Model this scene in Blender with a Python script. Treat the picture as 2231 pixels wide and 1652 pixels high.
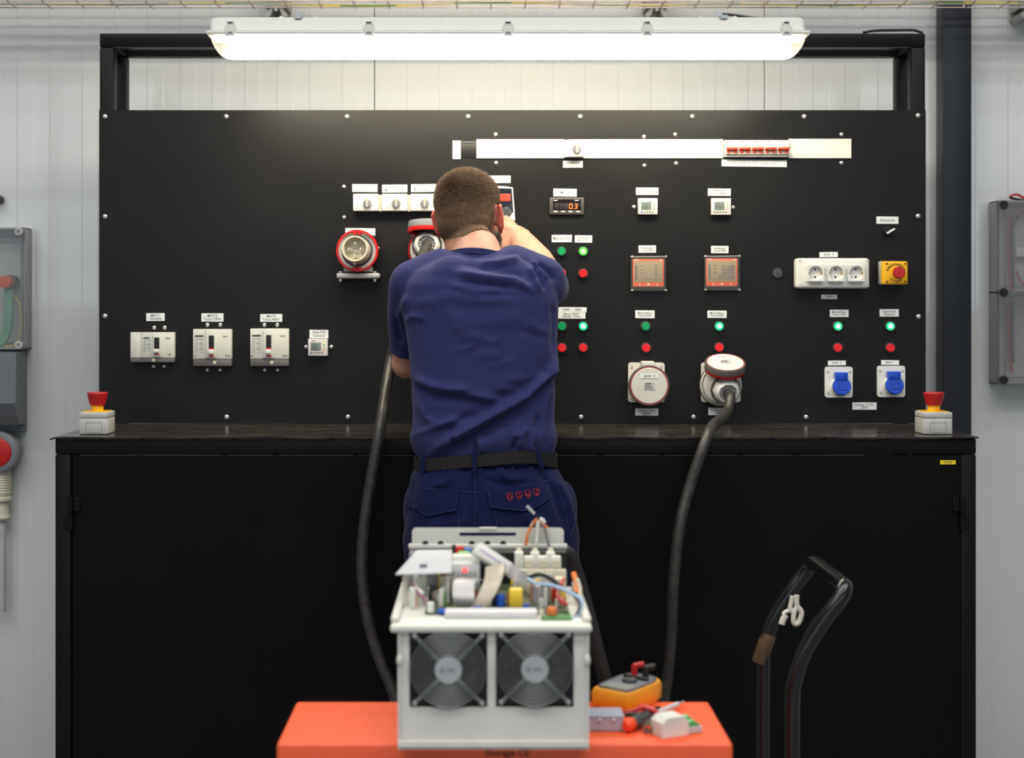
import bpy, bmesh, math, random
import numpy as np
from mathutils import Vector, Matrix
from mathutils.bvhtree import BVHTree

for o in list(bpy.data.objects):
    bpy.data.objects.remove(o)
random.seed(7)
SC = bpy.context.scene
COL = SC.collection
# ------------------------------------------------------------------ camera
# world: X right, Y away from the camera, Z up; the black panel board is the plane Y = 0
FPX = 3098.0          # 50 mm lens on a 36 mm sensor for a 2231 px wide frame
CAMY, CAMZ = -4.02, 1.44
VPX, VPY = 1050.0, 672.0   # level camera, the frame is a shifted crop
cam_data = bpy.data.cameras.new('camera')
cam_data.lens = 50.0
cam_data.sensor_width = 36.0
cam_data.sensor_fit = 'HORIZONTAL'
cam_data.shift_x = (1115.5 - VPX) / 2231.0
cam_data.shift_y = (VPY - 826.0) / 2231.0
cam_data.clip_start = 0.05
cam_data.dof.use_dof = True
cam_data.dof.focus_distance = 3.52
cam_data.dof.aperture_fstop = 3.2
cam = bpy.data.objects.new('camera', cam_data)
cam.location = (0, CAMY, CAMZ)
cam.rotation_euler = (math.pi / 2, 0, 0)
COL.objects.link(cam)
SC.camera = cam

def P(x, y, Y=0.0):
    """pixel of the photograph + depth of the plane it lies on -> point"""
    d = Y - CAMY
    return Vector(((x - VPX) * d / FPX, Y, CAMZ + (VPY - y) * d / FPX))

# ------------------------------------------------------------------ world, lights, exposure
SC.view_settings.view_transform = 'Standard'
SC.view_settings.look = 'None'
SC.view_settings.gamma = 1.0
SC.view_settings.use_curve_mapping = False
SC.view_settings.exposure = 0.0
world = bpy.data.worlds.new('sky')
SC.world = world
world.use_nodes = True
wn = world.node_tree.nodes
wn['Background'].inputs[0].default_value = (0.75, 0.86, 1.0, 1)
wn['Background'].inputs[1].default_value = 1.0

def area_light(name, loc, rot, sx, sy, watts, col):
    l = bpy.data.lights.new(name, 'AREA')
    l.shape = 'RECTANGLE'
    l.size, l.size_y = sx, sy
    l.energy = watts
    l.color = col
    o = bpy.data.objects.new(name, l)
    o.location = loc
    o.rotation_euler = rot
    COL.objects.link(o)
    return o
HALL_BACK, HALL_X, CEIL = -9.0, 6.5, 5.2
# daylight entering through the hall's window band (behind the camera) and its roof lights
area_light('window_daylight', (0, HALL_BACK - 0.16, 2.55), (math.radians(90), 0, 0), 11.0, 2.2, 55, (1.0, 0.99, 0.97))
for yy, ww in ((-2.1, 135), (-3.6, 170), (-6.0, 165)):
    area_light('roof_light_daylight', (0, yy, CEIL - 0.06), (0, 0, 0), 9.0, 0.7, ww, (1.0, 0.985, 0.955))

# ------------------------------------------------------------------ materials
def lin(c):
    out = []
    for v in c[:3]:
        v = v / 255.0
        out.append(v / 12.92 if v <= 0.04045 else ((v + 0.055) / 1.055) ** 2.4)
    return (*out, 1.0)

MATS = {}
def mat(name, col, rough=0.5, metal=0.0, spec=0.5, var=0.06, scale=30.0, stretch=(1, 1, 1), bump=0.0, bscale=None,
        emit=None, estr=0.0, alpha=1.0, trans=0.0, sheen=0.0, rvar=0.0, coat=0.0, sss=0.0, crough=0.05, cior=1.5):
    if name in MATS:
        return MATS[name]
    m = bpy.data.materials.new(name)
    m.use_nodes = True
    nt = m.node_tree
    b = nt.nodes['Principled BSDF']
    c = lin(col)
    tc = nt.nodes.new('ShaderNodeTexCoord')
    mp = nt.nodes.new('ShaderNodeMapping')
    mp.inputs['Scale'].default_value = stretch
    nt.links.new(tc.outputs['Object'], mp.inputs['Vector'])
    nz = nt.nodes.new('ShaderNodeTexNoise')
    nz.inputs['Scale'].default_value = scale
    nz.inputs['Detail'].default_value = 4
    nt.links.new(mp.outputs['Vector'], nz.inputs['Vector'])
    rp = nt.nodes.new('ShaderNodeValToRGB')
    rp.color_ramp.elements[0].position = 0.3
    rp.color_ramp.elements[1].position = 0.7
    rp.color_ramp.elements[0].color = (*[v * (1 - var) for v in c[:3]], 1)
    rp.color_ramp.elements[1].color = (*[min(1, v * (1 + var)) for v in c[:3]], 1)
    nt.links.new(nz.outputs['Fac'], rp.inputs['Fac'])
    nt.links.new(rp.outputs['Color'], b.inputs['Base Color'])
    b.inputs['Roughness'].default_value = rough
    if rvar:
        mr = nt.nodes.new('ShaderNodeMapRange')
        mr.inputs['From Min'].default_value = 0.3
        mr.inputs['From Max'].default_value = 0.7
        mr.inputs['To Min'].default_value = max(0.02, rough - rvar)
        mr.inputs['To Max'].default_value = min(1, rough + rvar)
        nt.links.new(nz.outputs['Fac'], mr.inputs['Value'])
        nt.links.new(mr.outputs['Result'], b.inputs['Roughness'])
    b.inputs['Metallic'].default_value = metal
    b.inputs['Specular IOR Level'].default_value = spec
    b.inputs['Transmission Weight'].default_value = trans
    b.inputs['Alpha'].default_value = alpha
    b.inputs['Sheen Weight'].default_value = sheen
    b.inputs['Coat Weight'].default_value = coat
    b.inputs['Coat Roughness'].default_value = crough
    b.inputs['Coat IOR'].default_value = cior
    if sss:
        b.inputs['Subsurface Weight'].default_value = sss
        b.inputs['Subsurface Radius'].default_value = (0.012, 0.004, 0.002)
        b.inputs['Subsurface Scale'].default_value = 1.0
    if emit:
        b.inputs['Emission Color'].default_value = lin(emit)
        b.inputs['Emission Strength'].default_value = estr
    if bump:
        n2 = nt.nodes.new('ShaderNodeTexNoise')
        n2.inputs['Scale'].default_value = bscale or scale
        n2.inputs['Detail'].default_value = 3
        nt.links.new(mp.outputs['Vector'], n2.inputs['Vector'])
        bp = nt.nodes.new('ShaderNodeBump')
        bp.inputs['Strength'].default_value = bump
        bp.inputs['Distance'].default_value = 0.002
        nt.links.new(n2.outputs['Fac'], bp.inputs['Height'])
        nt.links.new(bp.outputs['Normal'], b.inputs['Normal'])
    MATS[name] = m
    return m

def clear_mat(name, tint, amount, rough=0.08):
    """thin clear plastic: see-through sheet with a surface reflection"""
    m = bpy.data.materials.new(name)
    m.use_nodes = True
    nt = m.node_tree
    nt.nodes.remove(nt.nodes['Principled BSDF'])
    out = nt.nodes['Material Output']
    tr = nt.nodes.new('ShaderNodeBsdfTransparent')
    tr.inputs[0].default_value = (0.96, 0.97, 0.98, 1)
    pr = nt.nodes.new('ShaderNodeBsdfPrincipled')
    pr.inputs['Roughness'].default_value = rough
    nz = nt.nodes.new('ShaderNodeTexNoise')
    nz.inputs['Scale'].default_value = 14
    rp = nt.nodes.new('ShaderNodeValToRGB')
    c = lin(tint)
    rp.color_ramp.elements[0].color = (*[v * 0.93 for v in c[:3]], 1)
    rp.color_ramp.elements[1].color = c
    nt.links.new(nz.outputs['Fac'], rp.inputs['Fac'])
    nt.links.new(rp.outputs['Color'], pr.inputs['Base Color'])
    mx = nt.nodes.new('ShaderNodeMixShader')
    mx.inputs[0].default_value = amount
    nt.links.new(tr.outputs[0], mx.inputs[1])
    nt.links.new(pr.outputs[0], mx.inputs[2])
    nt.links.new(mx.outputs[0], out.inputs['Surface'])
    MATS[name] = m
    return m

M_panel = mat('black_laminate', (13, 12, 12), rough=0.46, spec=0.34, var=0.10, scale=6, rvar=0.05)
M_bframe = mat('black_painted_tube', (15, 15, 17), rough=0.45, spec=0.2, var=0.12, scale=20, bump=0.12, bscale=160)
M_door = mat('black_painted_sheet', (13, 12, 13), rough=0.5, spec=0.12, var=0.15, scale=5, bump=0.05, bscale=200)
M_edge = mat('bare_steel_edge', (96, 88, 84), rough=0.45, metal=0.7, scale=80)
M_worktop = mat('scratched_black_worktop', (50, 44, 39), rough=0.22, spec=0.5, var=0.6, scale=9, stretch=(0.8, 9, 9), rvar=0.14)
M_steel = mat('zinc_bolt', (212, 212, 208), rough=0.28, metal=0.75, scale=50)
M_white = mat('white_plastic', (226, 226, 219), rough=0.38, scale=40, var=0.03)
M_cover = mat('white_blanking_plastic', (240, 238, 226), rough=0.45, var=0.02)
M_label = mat('white_label_film', (235, 238, 236), rough=0.5, var=0.015)
M_ink = mat('grey_green_ink', (70, 84, 76), rough=0.7)
M_inkb = mat('black_ink', (24, 24, 25), rough=0.7)
M_grey = mat('grey_plastic', (128, 131, 134), rough=0.4)
M_dgrey = mat('dark_grey_plastic', (66, 68, 71), rough=0.42)
M_lgrey = mat('light_grey_plastic', (190, 190, 186), rough=0.42)
M_black = mat('black_plastic', (22, 22, 23), rough=0.4)
M_red = mat('red_plastic', (200, 22, 26), rough=0.35)
M_redd = mat('dark_red_plastic', (176, 24, 30), rough=0.4)
M_redbtn = mat('red_button_lens', (228, 30, 46), rough=0.3)
M_green = mat('green_button_lens', (8, 150, 86), rough=0.3)
M_lit = mat('lit_green_lens', (10, 200, 130), rough=0.3, emit=(0, 215, 135), estr=0.75)
M_lit2 = mat('lit_yellow_green_lens', (70, 200, 70), rough=0.3, emit=(70, 215, 70), estr=0.6)
M_ledw = mat('lit_lens_core', (240, 255, 250), rough=0.3, emit=(235, 255, 245), estr=1.5)
M_ledy = mat('lit_yellow_core', (230, 250, 160), rough=0.3, emit=(235, 255, 150), estr=1.1)
M_yellow = mat('yellow_plastic', (243, 182, 22), rough=0.4)
M_blue = mat('blue_plastic', (20, 70, 190), rough=0.32)
M_orange = mat('orange_frame_plastic', (238, 96, 62), rough=0.4)
M_brass = mat('brass', (196, 160, 92), rough=0.3, metal=0.9)
M_cable = mat('black_rubber_hose', (50, 48, 45), rough=0.42, var=0.35, scale=60, bump=0.25, bscale=140)
M_lcd = mat('olive_lcd', (150, 134, 104), rough=0.25, emit=(150, 134, 104), estr=0.18)
M_lcdink = mat('violet_lcd_segment', (88, 76, 104), rough=0.4)
M_lcdg = mat('grey_lcd', (120, 134, 128), rough=0.25)
M_beige = mat('beige_plastic', (205, 198, 176), rough=0.42)
M_clear = clear_mat('clear_polycarbonate', (190, 193, 196), 0.13)
M_clear_s = clear_mat('smoked_polycarbonate', (160, 158, 156), 0.24)

# ------------------------------------------------------------------ mesh helpers
ORIG = {}
def setp(o, label=None, cat=None, group=None, kind=None):
    if label: o['label'] = label
    if cat: o['category'] = cat
    if group: o['group'] = group
    if kind: o['kind'] = kind
    return o

def thing(name, loc, label, cat, group=None, kind=None):
    o = bpy.data.objects.new(name, None)
    o.empty_display_size = 0.05
    o.location = loc
    COL.objects.link(o)
    ORIG[o.name] = Vector(loc)
    return setp(o, label, cat, group, kind)

class MB:
    """collects shapes in world coordinates; build() links them as one mesh object"""
    def __init__(self):
        self.bm = bmesh.new()
    def _xf(self, verts, M):
        if M is not None:
            bmesh.ops.transform(self.bm, matrix=M, verts=verts)
    def box(self, x0, x1, y0, y1, z0, z1, r=0.0, seg=2, M=None):
        g = bmesh.ops.create_cube(self.bm, size=1.0)
        vs = g['verts']
        sx, sy, sz = abs(x1 - x0), abs(y1 - y0), abs(z1 - z0)
        bmesh.ops.scale(self.bm, vec=(sx, sy, sz), verts=vs)
        bmesh.ops.translate(self.bm, vec=((x0 + x1) / 2, (y0 + y1) / 2, (z0 + z1) / 2), verts=vs)
        if r > 0:
            r = min(r, 0.49 * min(sx, sy, sz))
            es = list({e for v in vs for e in v.link_edges})
            res = bmesh.ops.bevel(self.bm, geom=es, offset=r, segments=seg, profile=0.5, affect='EDGES')
            vs = list({v for f in res['faces'] for v in f.verts} | {v for v in vs if v.is_valid})
        self._xf(vs, M)
        return self
    def cyl(self, p0, p1, r0, r1=None, n=20, caps=True):
        p0, p1 = Vector(p0), Vector(p1)
        r1 = r0 if r1 is None else r1
        ax = (p1 - p0).normalized()
        q = ax.to_track_quat('Z', 'Y').to_matrix()
        ra, rb = [], []
        for i in range(n):
            a = 2 * math.pi * i / n
            d = q @ Vector((math.cos(a), math.sin(a), 0))
            ra.append(self.bm.verts.new(p0 + d * r0))
            rb.append(self.bm.verts.new(p1 + d * r1))
        for i in range(n):
            j = (i + 1) % n
            self.bm.faces.new((ra[i], ra[j], rb[j], rb[i]))
        if caps:
            self.bm.faces.new(list(reversed(ra)))
            self.bm.faces.new(rb)
        return self
    def lathe(self, origin, axis, prof, n=28, up=None):
        """prof: list of (radius, distance along axis)"""
        origin = Vector(origin)
        q = Vector(axis).normalized().to_track_quat('Z', 'Y').to_matrix()
        rings = []
        for r, h in prof:
            if r < 1e-6:
                rings.append([self.bm.verts.new(origin + q @ Vector((0, 0, h)))])
            else:
                rings.append([self.bm.verts.new(origin + q @ Vector((r * math.cos(2 * math.pi * i / n), r * math.sin(2 * math.pi * i / n), h))) for i in range(n)])
        for a, b in zip(rings, rings[1:]):
            for i in range(n):
                j = (i + 1) % n
                if len(a) == 1 and len(b) == 1:
                    continue
                if len(a) == 1:
                    self.bm.faces.new((a[0], b[j], b[i]))
                elif len(b) == 1:
                    self.bm.faces.new((a[i], a[j], b[0]))
                else:
                    self.bm.faces.new((a[i], a[j], b[j], b[i]))
        return self
    def tube(self, pts, r, n=10, smooth=0, close=False, caps=True):
        pts = [Vector(p) for p in pts]
        rr = list(r) if hasattr(r, '__len__') else [r] * len(pts)
        if smooth:
            pts, rr = catmull(pts, rr, smooth)
        m = len(pts)
        rings = []
        prev = None
        for i, p in enumerate(pts):
            if close:
                t = pts[(i + 1) % m] - pts[(i - 1) % m]
            else:
                t = pts[min(i + 1, m - 1)] - pts[max(i - 1, 0)]
            t.normalize()
            if prev is None:
                ref = Vector((0, 0, 1)) if abs(t.z) < 0.9 else Vector((1, 0, 0))
                u = t.cross(ref).normalized()
            else:
                u = (prev - t * prev.dot(t)).normalized()
            prev = u
            v = t.cross(u)
            rings.append([self.bm.verts.new(p + (u * math.cos(2 * math.pi * k / n) + v * math.sin(2 * math.pi * k / n)) * rr[i]) for k in range(n)])
        pairs = list(zip(rings, rings[1:]))
        if close:
            pairs.append((rings[-1], rings[0]))
        for a, b in pairs:
            for k in range(n):
                j = (k + 1) % n
                self.bm.faces.new((a[k], a[j], b[j], b[k]))
        if caps and not close:
            self.bm.faces.new(list(reversed(rings[0])))
            self.bm.faces.new(rings[-1])
        return self
    def ell(self, c, rx, ry, rz, M=None, n=20, m=12):
        g = bmesh.ops.create_uvsphere(self.bm, u_segments=n, v_segments=m, radius=1.0)
        vs = g['verts']
        bmesh.ops.scale(self.bm, vec=(rx, ry, rz), verts=vs)
        if M is not None:
            bmesh.ops.transform(self.bm, matrix=M, verts=vs)
        bmesh.ops.translate(self.bm, vec=c, verts=vs)
        return self
    def prism(self, poly, y0, y1, M=None):
        """polygon of (x, z) points extruded along Y"""
        a = [self.bm.verts.new((x, y0, z)) for x, z in poly]
        b = [self.bm.verts.new((x, y1, z)) for x, z in poly]
        n = len(poly)
        self.bm.faces.new(a)
        self.bm.faces.new(list(reversed(b)))
        for i in range(n):
            j = (i + 1) % n
            self.bm.faces.new((a[i], b[i], b[j], a[j]))
        self._xf(a + b, M)
        return self
    def extrude_poly(self, poly3, vec):
        a = [self.bm.verts.new(p) for p in poly3]
        b = [self.bm.verts.new(Vector(p) + Vector(vec)) for p in poly3]
        n = len(a)
        self.bm.faces.new(a)
        self.bm.faces.new(list(reversed(b)))
        for i in range(n):
            j = (i + 1) % n
            self.bm.faces.new((a[i], b[i], b[j], a[j]))
        return self
    def loft(self, rings, caps=True):
        R = [[self.bm.verts.new(p) for p in ring] for ring in rings]
        n = len(R[0])
        for a, b in zip(R, R[1:]):
            for i in range(n):
                j = (i + 1) % n
                self.bm.faces.new((a[i], a[j], b[j], b[i]))
        if caps:
            self.bm.faces.new(list(reversed(R[0])))
            self.bm.faces.new(R[-1])
        return self
    def grid(self, pts, closeu=False):
        R = [[self.bm.verts.new(p) for p in row] for row in pts]
        for a, b in zip(R, R[1:]):
            for i in range(len(a) - (0 if closeu else 1)):
                j = (i + 1) % len(a)
                self.bm.faces.new((a[i], a[j], b[j], b[i]))
        return self
    def text(self, s, size, M, bold=0.0, extrude=0.0002, spacing=1.0):
        me = text_mesh(s, size, bold, extrude, spacing)
        n0 = len(self.bm.verts)
        self.bm.from_mesh(me)
        self.bm.verts.ensure_lookup_table()
        vs = self.bm.verts[n0:]
        bmesh.ops.transform(self.bm, matrix=M, verts=vs)
        return self
    def add_mesh(self, me, M=None):
        n0 = len(self.bm.verts)
        self.bm.from_mesh(me)
        self.bm.verts.ensure_lookup_table()
        self._xf(self.bm.verts[n0:], M)
        return self
    def mesh(self, name='m', sharp=38):
        bmesh.ops.recalc_face_normals(self.bm, faces=self.bm.faces)
        lim = math.radians(sharp)
        for f in self.bm.faces:
            f.smooth = True
        for e in self.bm.edges:
            e.smooth = (len(e.link_faces) == 2 and e.calc_face_angle(0) < lim)
        me = bpy.data.meshes.new(name)
        self.bm.to_mesh(me)
        self.bm.free()
        return me
    def build(self, name, material, parent=None, label=None, cat=None, group=None, kind=None, sharp=38, solid=0.0):
        me = self.mesh(name, sharp)
        return link_mesh(name, me, material, parent, label, cat, group, kind, solid)

def link_mesh(name, me, material, parent=None, label=None, cat=None, group=None, kind=None, solid=0.0):
    if material is not None:
        me.materials.clear()
        me.materials.append(material)
    o = bpy.data.objects.new(name, me)
    COL.objects.link(o)
    if parent is not None:
        org = ORIG[parent.name]
        me.transform(Matrix.Translation(-org))
        o.parent = parent
        ORIG[o.name] = org
    else:
        n = len(me.vertices)
        co = np.empty(n * 3)
        me.vertices.foreach_get('co', co)
        co = co.reshape(-1, 3)
        lo, hi = co.min(0), co.max(0)
        org = Vector(((lo[0] + hi[0]) / 2, (lo[1] + hi[1]) / 2, lo[2]))
        me.transform(Matrix.Translation(-org))
        o.location = org
        ORIG[o.name] = org
    if solid:
        md = o.modifiers.new('thickness', 'SOLIDIFY')
        md.thickness = solid
        md.offset = 0
    return setp(o, label, cat, group, kind)

def inst(name, me, loc, parent, rot=None, scale=None):
    """a part that shares mesh data (mesh in local coordinates, loc in world coordinates)"""
    o = bpy.data.objects.new(name, me)
    COL.objects.link(o)
    o.parent = parent
    o.location = Vector(loc) - ORIG[parent.name]
    if rot: o.rotation_euler = rot
    if scale: o.scale = scale
    return o

def catmull(pts, rr, k):
    out, ro = [], []
    n = len(pts)
    for i in range(n - 1):
        p0, p1, p2, p3 = pts[max(i - 1, 0)], pts[i], pts[i + 1], pts[min(i + 2, n - 1)]
        for j in range(k):
            t = j / k
            t2, t3 = t * t, t * t * t
            out.append(0.5 * ((2 * p1) + (p2 - p0) * t + (2 * p0 - 5 * p1 + 4 * p2 - p3) * t2 + (3 * p1 - p0 - 3 * p2 + p3) * t3))
            ro.append(rr[i] * (1 - t) + rr[i + 1] * t)
    out.append(pts[-1]); ro.append(rr[-1])
    return out, ro

TXT = {}
def text_mesh(s, size, bold=0.0, extrude=0.0002, spacing=1.0):
    key = (s, size, bold, extrude, spacing)
    if key not in TXT:
        cu = bpy.data.curves.new('txt', 'FONT')
        cu.body = s
        cu.size = size
        cu.align_x = 'CENTER'
        cu.align_y = 'CENTER'
        cu.resolution_u = 2
        cu.extrude = extrude
        cu.offset = bold
        cu.space_character = spacing
        cu.space_line = 0.85
        o = bpy.data.objects.new('txt', cu)
        COL.objects.link(o)
        dg = bpy.context.evaluated_depsgraph_get()
        TXT[key] = bpy.data.meshes.new_from_object(o.evaluated_get(dg))
        bpy.data.objects.remove(o)
    return TXT[key]

FACE = Matrix.Rotation(math.pi / 2, 4, 'X')       # lies in XZ, reads from -Y
def face_at(v, rot=0.0):
    return Matrix.Translation(v) @ Matrix.Rotation(rot, 4, 'Y') @ FACE

def arc(cx, cz, r, a0, a1, n):
    return [(cx + r * math.cos(a0 + (a1 - a0) * i / n), cz + r * math.sin(a0 + (a1 - a0) * i / n)) for i in range(n + 1)]

def rrect(x0, x1, z0, z1, r, n=5):
    pts = []
    for cx, cz, a in ((x1 - r, z1 - r, 0), (x0 + r, z1 - r, 1), (x0 + r, z0 + r, 2), (x1 - r, z0 + r, 3)):
        pts += arc(cx, cz, r, a * math.pi / 2, (a + 1) * math.pi / 2, n)
    return pts

def voxelize(mb, name, voxel, smooth=4, factor=0.5):
    """union of overlapping solids -> one continuous surface"""
    bmesh.ops.recalc_face_normals(mb.bm, faces=mb.bm.faces)
    me = bpy.data.meshes.new(name)
    mb.bm.to_mesh(me); mb.bm.free()
    o = bpy.data.objects.new(name, me)
    COL.objects.link(o)
    r = o.modifiers.new('r', 'REMESH')
    r.mode = 'VOXEL'; r.voxel_size = voxel
    if smooth:
        s = o.modifiers.new('s', 'SMOOTH')
        s.factor = factor; s.iterations = smooth
    dg = bpy.context.evaluated_depsgraph_get()
    out = bpy.data.meshes.new_from_object(o.evaluated_get(dg))
    bpy.data.objects.remove(o)
    out.shade_smooth()
    return out
# ================================================================== THE SETTING
M_wall = mat('white_coated_wall_sheet', (216, 218, 216), rough=0.5, spec=0.3, var=0.012, scale=3, coat=1.0, crough=0.06, cior=1.75)
M_hall = mat('grey_hall_wall', (128, 131, 134), rough=0.6, var=0.03, scale=2)
M_dtrim = mat('dark_lintel_rail', (48, 52, 58), rough=0.5)
M_joint = mat('dark_joint_seal', (120, 126, 126), rough=0.6)
M_floor = mat('grey_painted_concrete', (122, 124, 126), rough=0.35, var=0.12, scale=3)
M_ceil = mat('white_roof_sheet', (196, 200, 204), rough=0.5, var=0.02)
M_col = mat('anthracite_column_paint', (34, 38, 47), rough=0.38, var=0.06, scale=12)
M_beam = mat('grey_steel_beam', (92, 98, 106), rough=0.5)
M_frame = mat('grey_window_frame', (84, 90, 98), rough=0.45)
M_glass = clear_mat('window_glass', (200, 214, 225), 0.12, rough=0.02)
WALLY = 0.43

MB().box(-HALL_X, HALL_X, HALL_BACK, WALLY + 0.1, -0.12, 0.0).build('floor', M_floor, kind='structure')
MB().box(-HALL_X, HALL_X, HALL_BACK, WALLY + 0.1, CEIL, CEIL + 0.1).build('ceiling', M_ceil, kind='structure')
MB().box(-HALL_X - 0.1, -HALL_X, HALL_BACK, WALLY + 0.1, 0, CEIL).build('wall_left', M_hall, kind='structure')
MB().box(HALL_X, HALL_X + 0.1, HALL_BACK, WALLY + 0.1, 0, CEIL).build('wall_right', M_hall, kind='structure')
# hall wall behind the camera with a window band
wf = MB().box(-HALL_X, HALL_X, HALL_BACK - 0.1, HALL_BACK, 0, 1.4)
wf.box(-HALL_X, HALL_X, HALL_BACK - 0.1, HALL_BACK, 3.7, CEIL)
wf.box(-HALL_X, -5.6, HALL_BACK - 0.1, HALL_BACK, 1.4, 3.7).box(5.6, HALL_X, HALL_BACK - 0.1, HALL_BACK, 1.4, 3.7)
wf.build('wall_front', M_hall, kind='structure')
wn_ = thing('window_1', (0, HALL_BACK - 0.05, 1.4), None, None, kind='structure')
fb = MB()
for zz in (1.42, 2.55, 3.68):
    fb.box(-5.6, 5.6, HALL_BACK - 0.09, HALL_BACK - 0.01, zz - 0.03, zz + 0.03)
for i in range(9):
    xx = -5.57 + i * 11.14 / 8
    fb.box(xx - 0.03, xx + 0.03, HALL_BACK - 0.09, HALL_BACK - 0.01, 1.4, 3.7)
fb.build('window_frame', M_frame, wn_)
for i in range(8):
    x0 = -5.57 + i * 11.14 / 8
    for z0, z1 in ((1.45, 2.52), (2.58, 3.65)):
        MB().box(x0 + 0.03, x0 + 1.36, HALL_BACK - 0.055, HALL_BACK - 0.045, z0, z1).build('pane', M_glass, wn_)
# steel purlins under the roof (their reflections streak the wall)
for k, yy in enumerate((-1.6, -2.6, -4.6, -5.4, -7.6, -8.3)):
    MB().box(-HALL_X + 0.01, HALL_X - 0.01, yy - 0.09, yy + 0.09, CEIL - 0.30, CEIL - 0.005, r=0.01, seg=1).build('trim_%d' % (k + 1), M_beam, kind='structure')

# dark rails of the blind box and lintels across the hall's window wall
for k, (zz, hh) in enumerate(((3.375, 0.03), (3.435, 0.03), (3.495, 0.03), (3.98, 0.06), (4.05, 0.05), (4.17, 0.08), (4.30, 0.05), (4.38, 0.05))):
    MB().box(-5.6, 5.6, HALL_BACK + 0.001, HALL_BACK + 0.03, zz - hh / 2, zz + hh / 2).build('trim_%d' % (k + 7), M_dtrim, kind='structure')

# wall behind the bench: micro-ribbed sheet panels, one mesh per panel
wb = thing('wall_back', (0, WALLY, 0), None, None, kind='structure')
MB().box(-HALL_X, HALL_X, WALLY + 0.012, WALLY + 0.1, 0, CEIL).build('joint_backing', M_joint, wb)
JX0 = P(816, 0, WALLY).x
PW = P(1665, 0, WALLY).x - JX0
PITCH = PW / 24.0
def wall_panel_mesh():
    prof = [(0.0015, 0.011), (0.0015, 0.0)]
    for k in range(24):
        a = k * PITCH
        lo, hi = (0.0, -0.0014) if k % 2 == 0 else (-0.0014, 0.0)
        if k > 0:
            prof += [(a - 0.0022, lo), (a + 0.0022, hi)]
    prof += [(PW - 0.0015, -0.0014), (PW - 0.0015, 0.011)]
    mb = MB()
    a = [mb.bm.verts.new((x, y, 0)) for x, y in prof]
    b = [mb.bm.verts.new((x, y, CEIL)) for x, y in prof]
    for i in range(len(prof) - 1):
        mb.bm.faces.new((a[i], a[i + 1], b[i + 1], b[i]))
    me = mb.mesh('wall_panel', 5)
    me.materials.append(M_wall)
    return me
WPM = wall_panel_mesh()
k0 = math.ceil((-HALL_X - JX0) / PW)
for k in range(k0, 40):
    x = JX0 + k * PW
    if x + PW > HALL_X:
        break
    inst('wall_panel', WPM, (x, WALLY, 0), wb)

# anthracite column in front of the wall
cx0, cx1 = P(2054, 0, 0.36).x, P(2117, 0, 0.36).x
colm = MB().box(cx0, cx1, 0.36, WALLY - 0.003, 0.0, CEIL, r=0.004)
colm.build('steel_column', M_col, None, 'dark anthracite square steel column standing against the white wall', 'column')
# ================================================================== BENCH, PANEL, LAMP, TRAY
BF = -0.41                                   # bench front plane
BX0, BX1 = P(120, 951, BF).x, P(2127, 951, BF).x
TOPZ = CAMZ - 0.3255
bench = thing('bench_cabinet', ((BX0 + BX1) / 2, (BF + 0.19) / 2, 0), 'long black steel bench cabinet with wide flat doors below the worktop', 'cabinet')
T = 0.040
def tube_box(x0, x1, y0, y1, z0, z1):
    return MB().box(x0, x1, y0, y1, z0, z1, r=0.004)
zt = TOPZ - 0.005
for x0 in (BX0, BX1 - T):
    for y0 in (BF, -0.045):
        tube_box(x0, x0 + T, y0, y0 + T, 0.0, zt - T - 0.0005).build('post', M_bframe, bench)
for y0 in (BF, -0.045):
    tube_box(BX0, BX1, y0, y0 + T, zt - T, zt).build('top_rail', M_bframe, bench)
    tube_box(BX0 + T + 0.0005, BX1 - T - 0.0005, y0, y0 + T, 0.04, 0.04 + T).build('bottom_rail', M_bframe, bench)
for x0 in (BX0, BX1 - T):
    MB().box(x0 + 0.012, x0 + 0.016, BF + T, -0.046, 0.05, zt - T).build('side_sheet', M_door, bench)
x = BX0 + 0.01
while x < BX1 - 0.1:        # worn bright line under the worktop edge, broken at the weld tacks
    L = random.uniform(0.08, 0.15)
    MB().box(x, min(x + L, BX1 - 0.01), BF - 0.0008, BF + 0.001, zt - 0.0022, zt - 0.0012).build('worn_edge', M_edge, bench)
    x += L + 0.012
DZ1, DZ0 = P(0, 991.5, BF).z, 0.085
xm = P(1062, 0, BF).x
DX0, DX1 = P(158, 0, BF).x, P(2093, 0, BF).x
doors = []
for a, b in ((DX0, xm - 0.0015), (xm + 0.0015, DX1)):
    d = MB().box(a, b, BF + 0.001, BF + 0.022, DZ0, DZ1, r=0.0018, seg=1).build('door', M_door, bench)
    doors.append(d)
    # worn bright line along the folded upper edge, broken at the weld tacks
    x = a + 0.02
    while x < b - 0.25:
        L = random.uniform(0.11, 0.2)
        MB().box(x, min(x + L, b - 0.004), BF + 0.0004, BF + 0.0013, DZ1 - 0.0012, DZ1 + 0.0002).build('worn_edge', M_edge, d)
        x += L + 0.016
for side, d in ((0, doors[0]), (1, doors[1])):
    for py in (1118, 1800):
        hx = P(157 if side == 0 else 2093, 0, BF).x
        c = P(0, py, BF).z
        s = 1 if side == 0 else -1
        h = MB()
        h.cyl((hx - s * 0.002, BF - 0.007, c + 0.001), (hx - s * 0.002, BF - 0.007, c + 0.041), 0.0072, n=14)
        h.cyl((hx - s * 0.002, BF - 0.007, c - 0.041), (hx - s * 0.002, BF - 0.007, c - 0.001), 0.0078, n=14)
        h.box(min(hx, hx + s * 0.021), max(hx, hx + s * 0.021), BF - 0.0035, BF + 0.0008, c + 0.004, c + 0.040, r=0.001, seg=1)
        h.box(min(hx - s * 0.022, hx), max(hx - s * 0.022, hx), BF - 0.0035, BF - 0.0002, c - 0.040, c - 0.004, r=0.001, seg=1)
        h.build('hinge', M_bframe, d)

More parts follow.
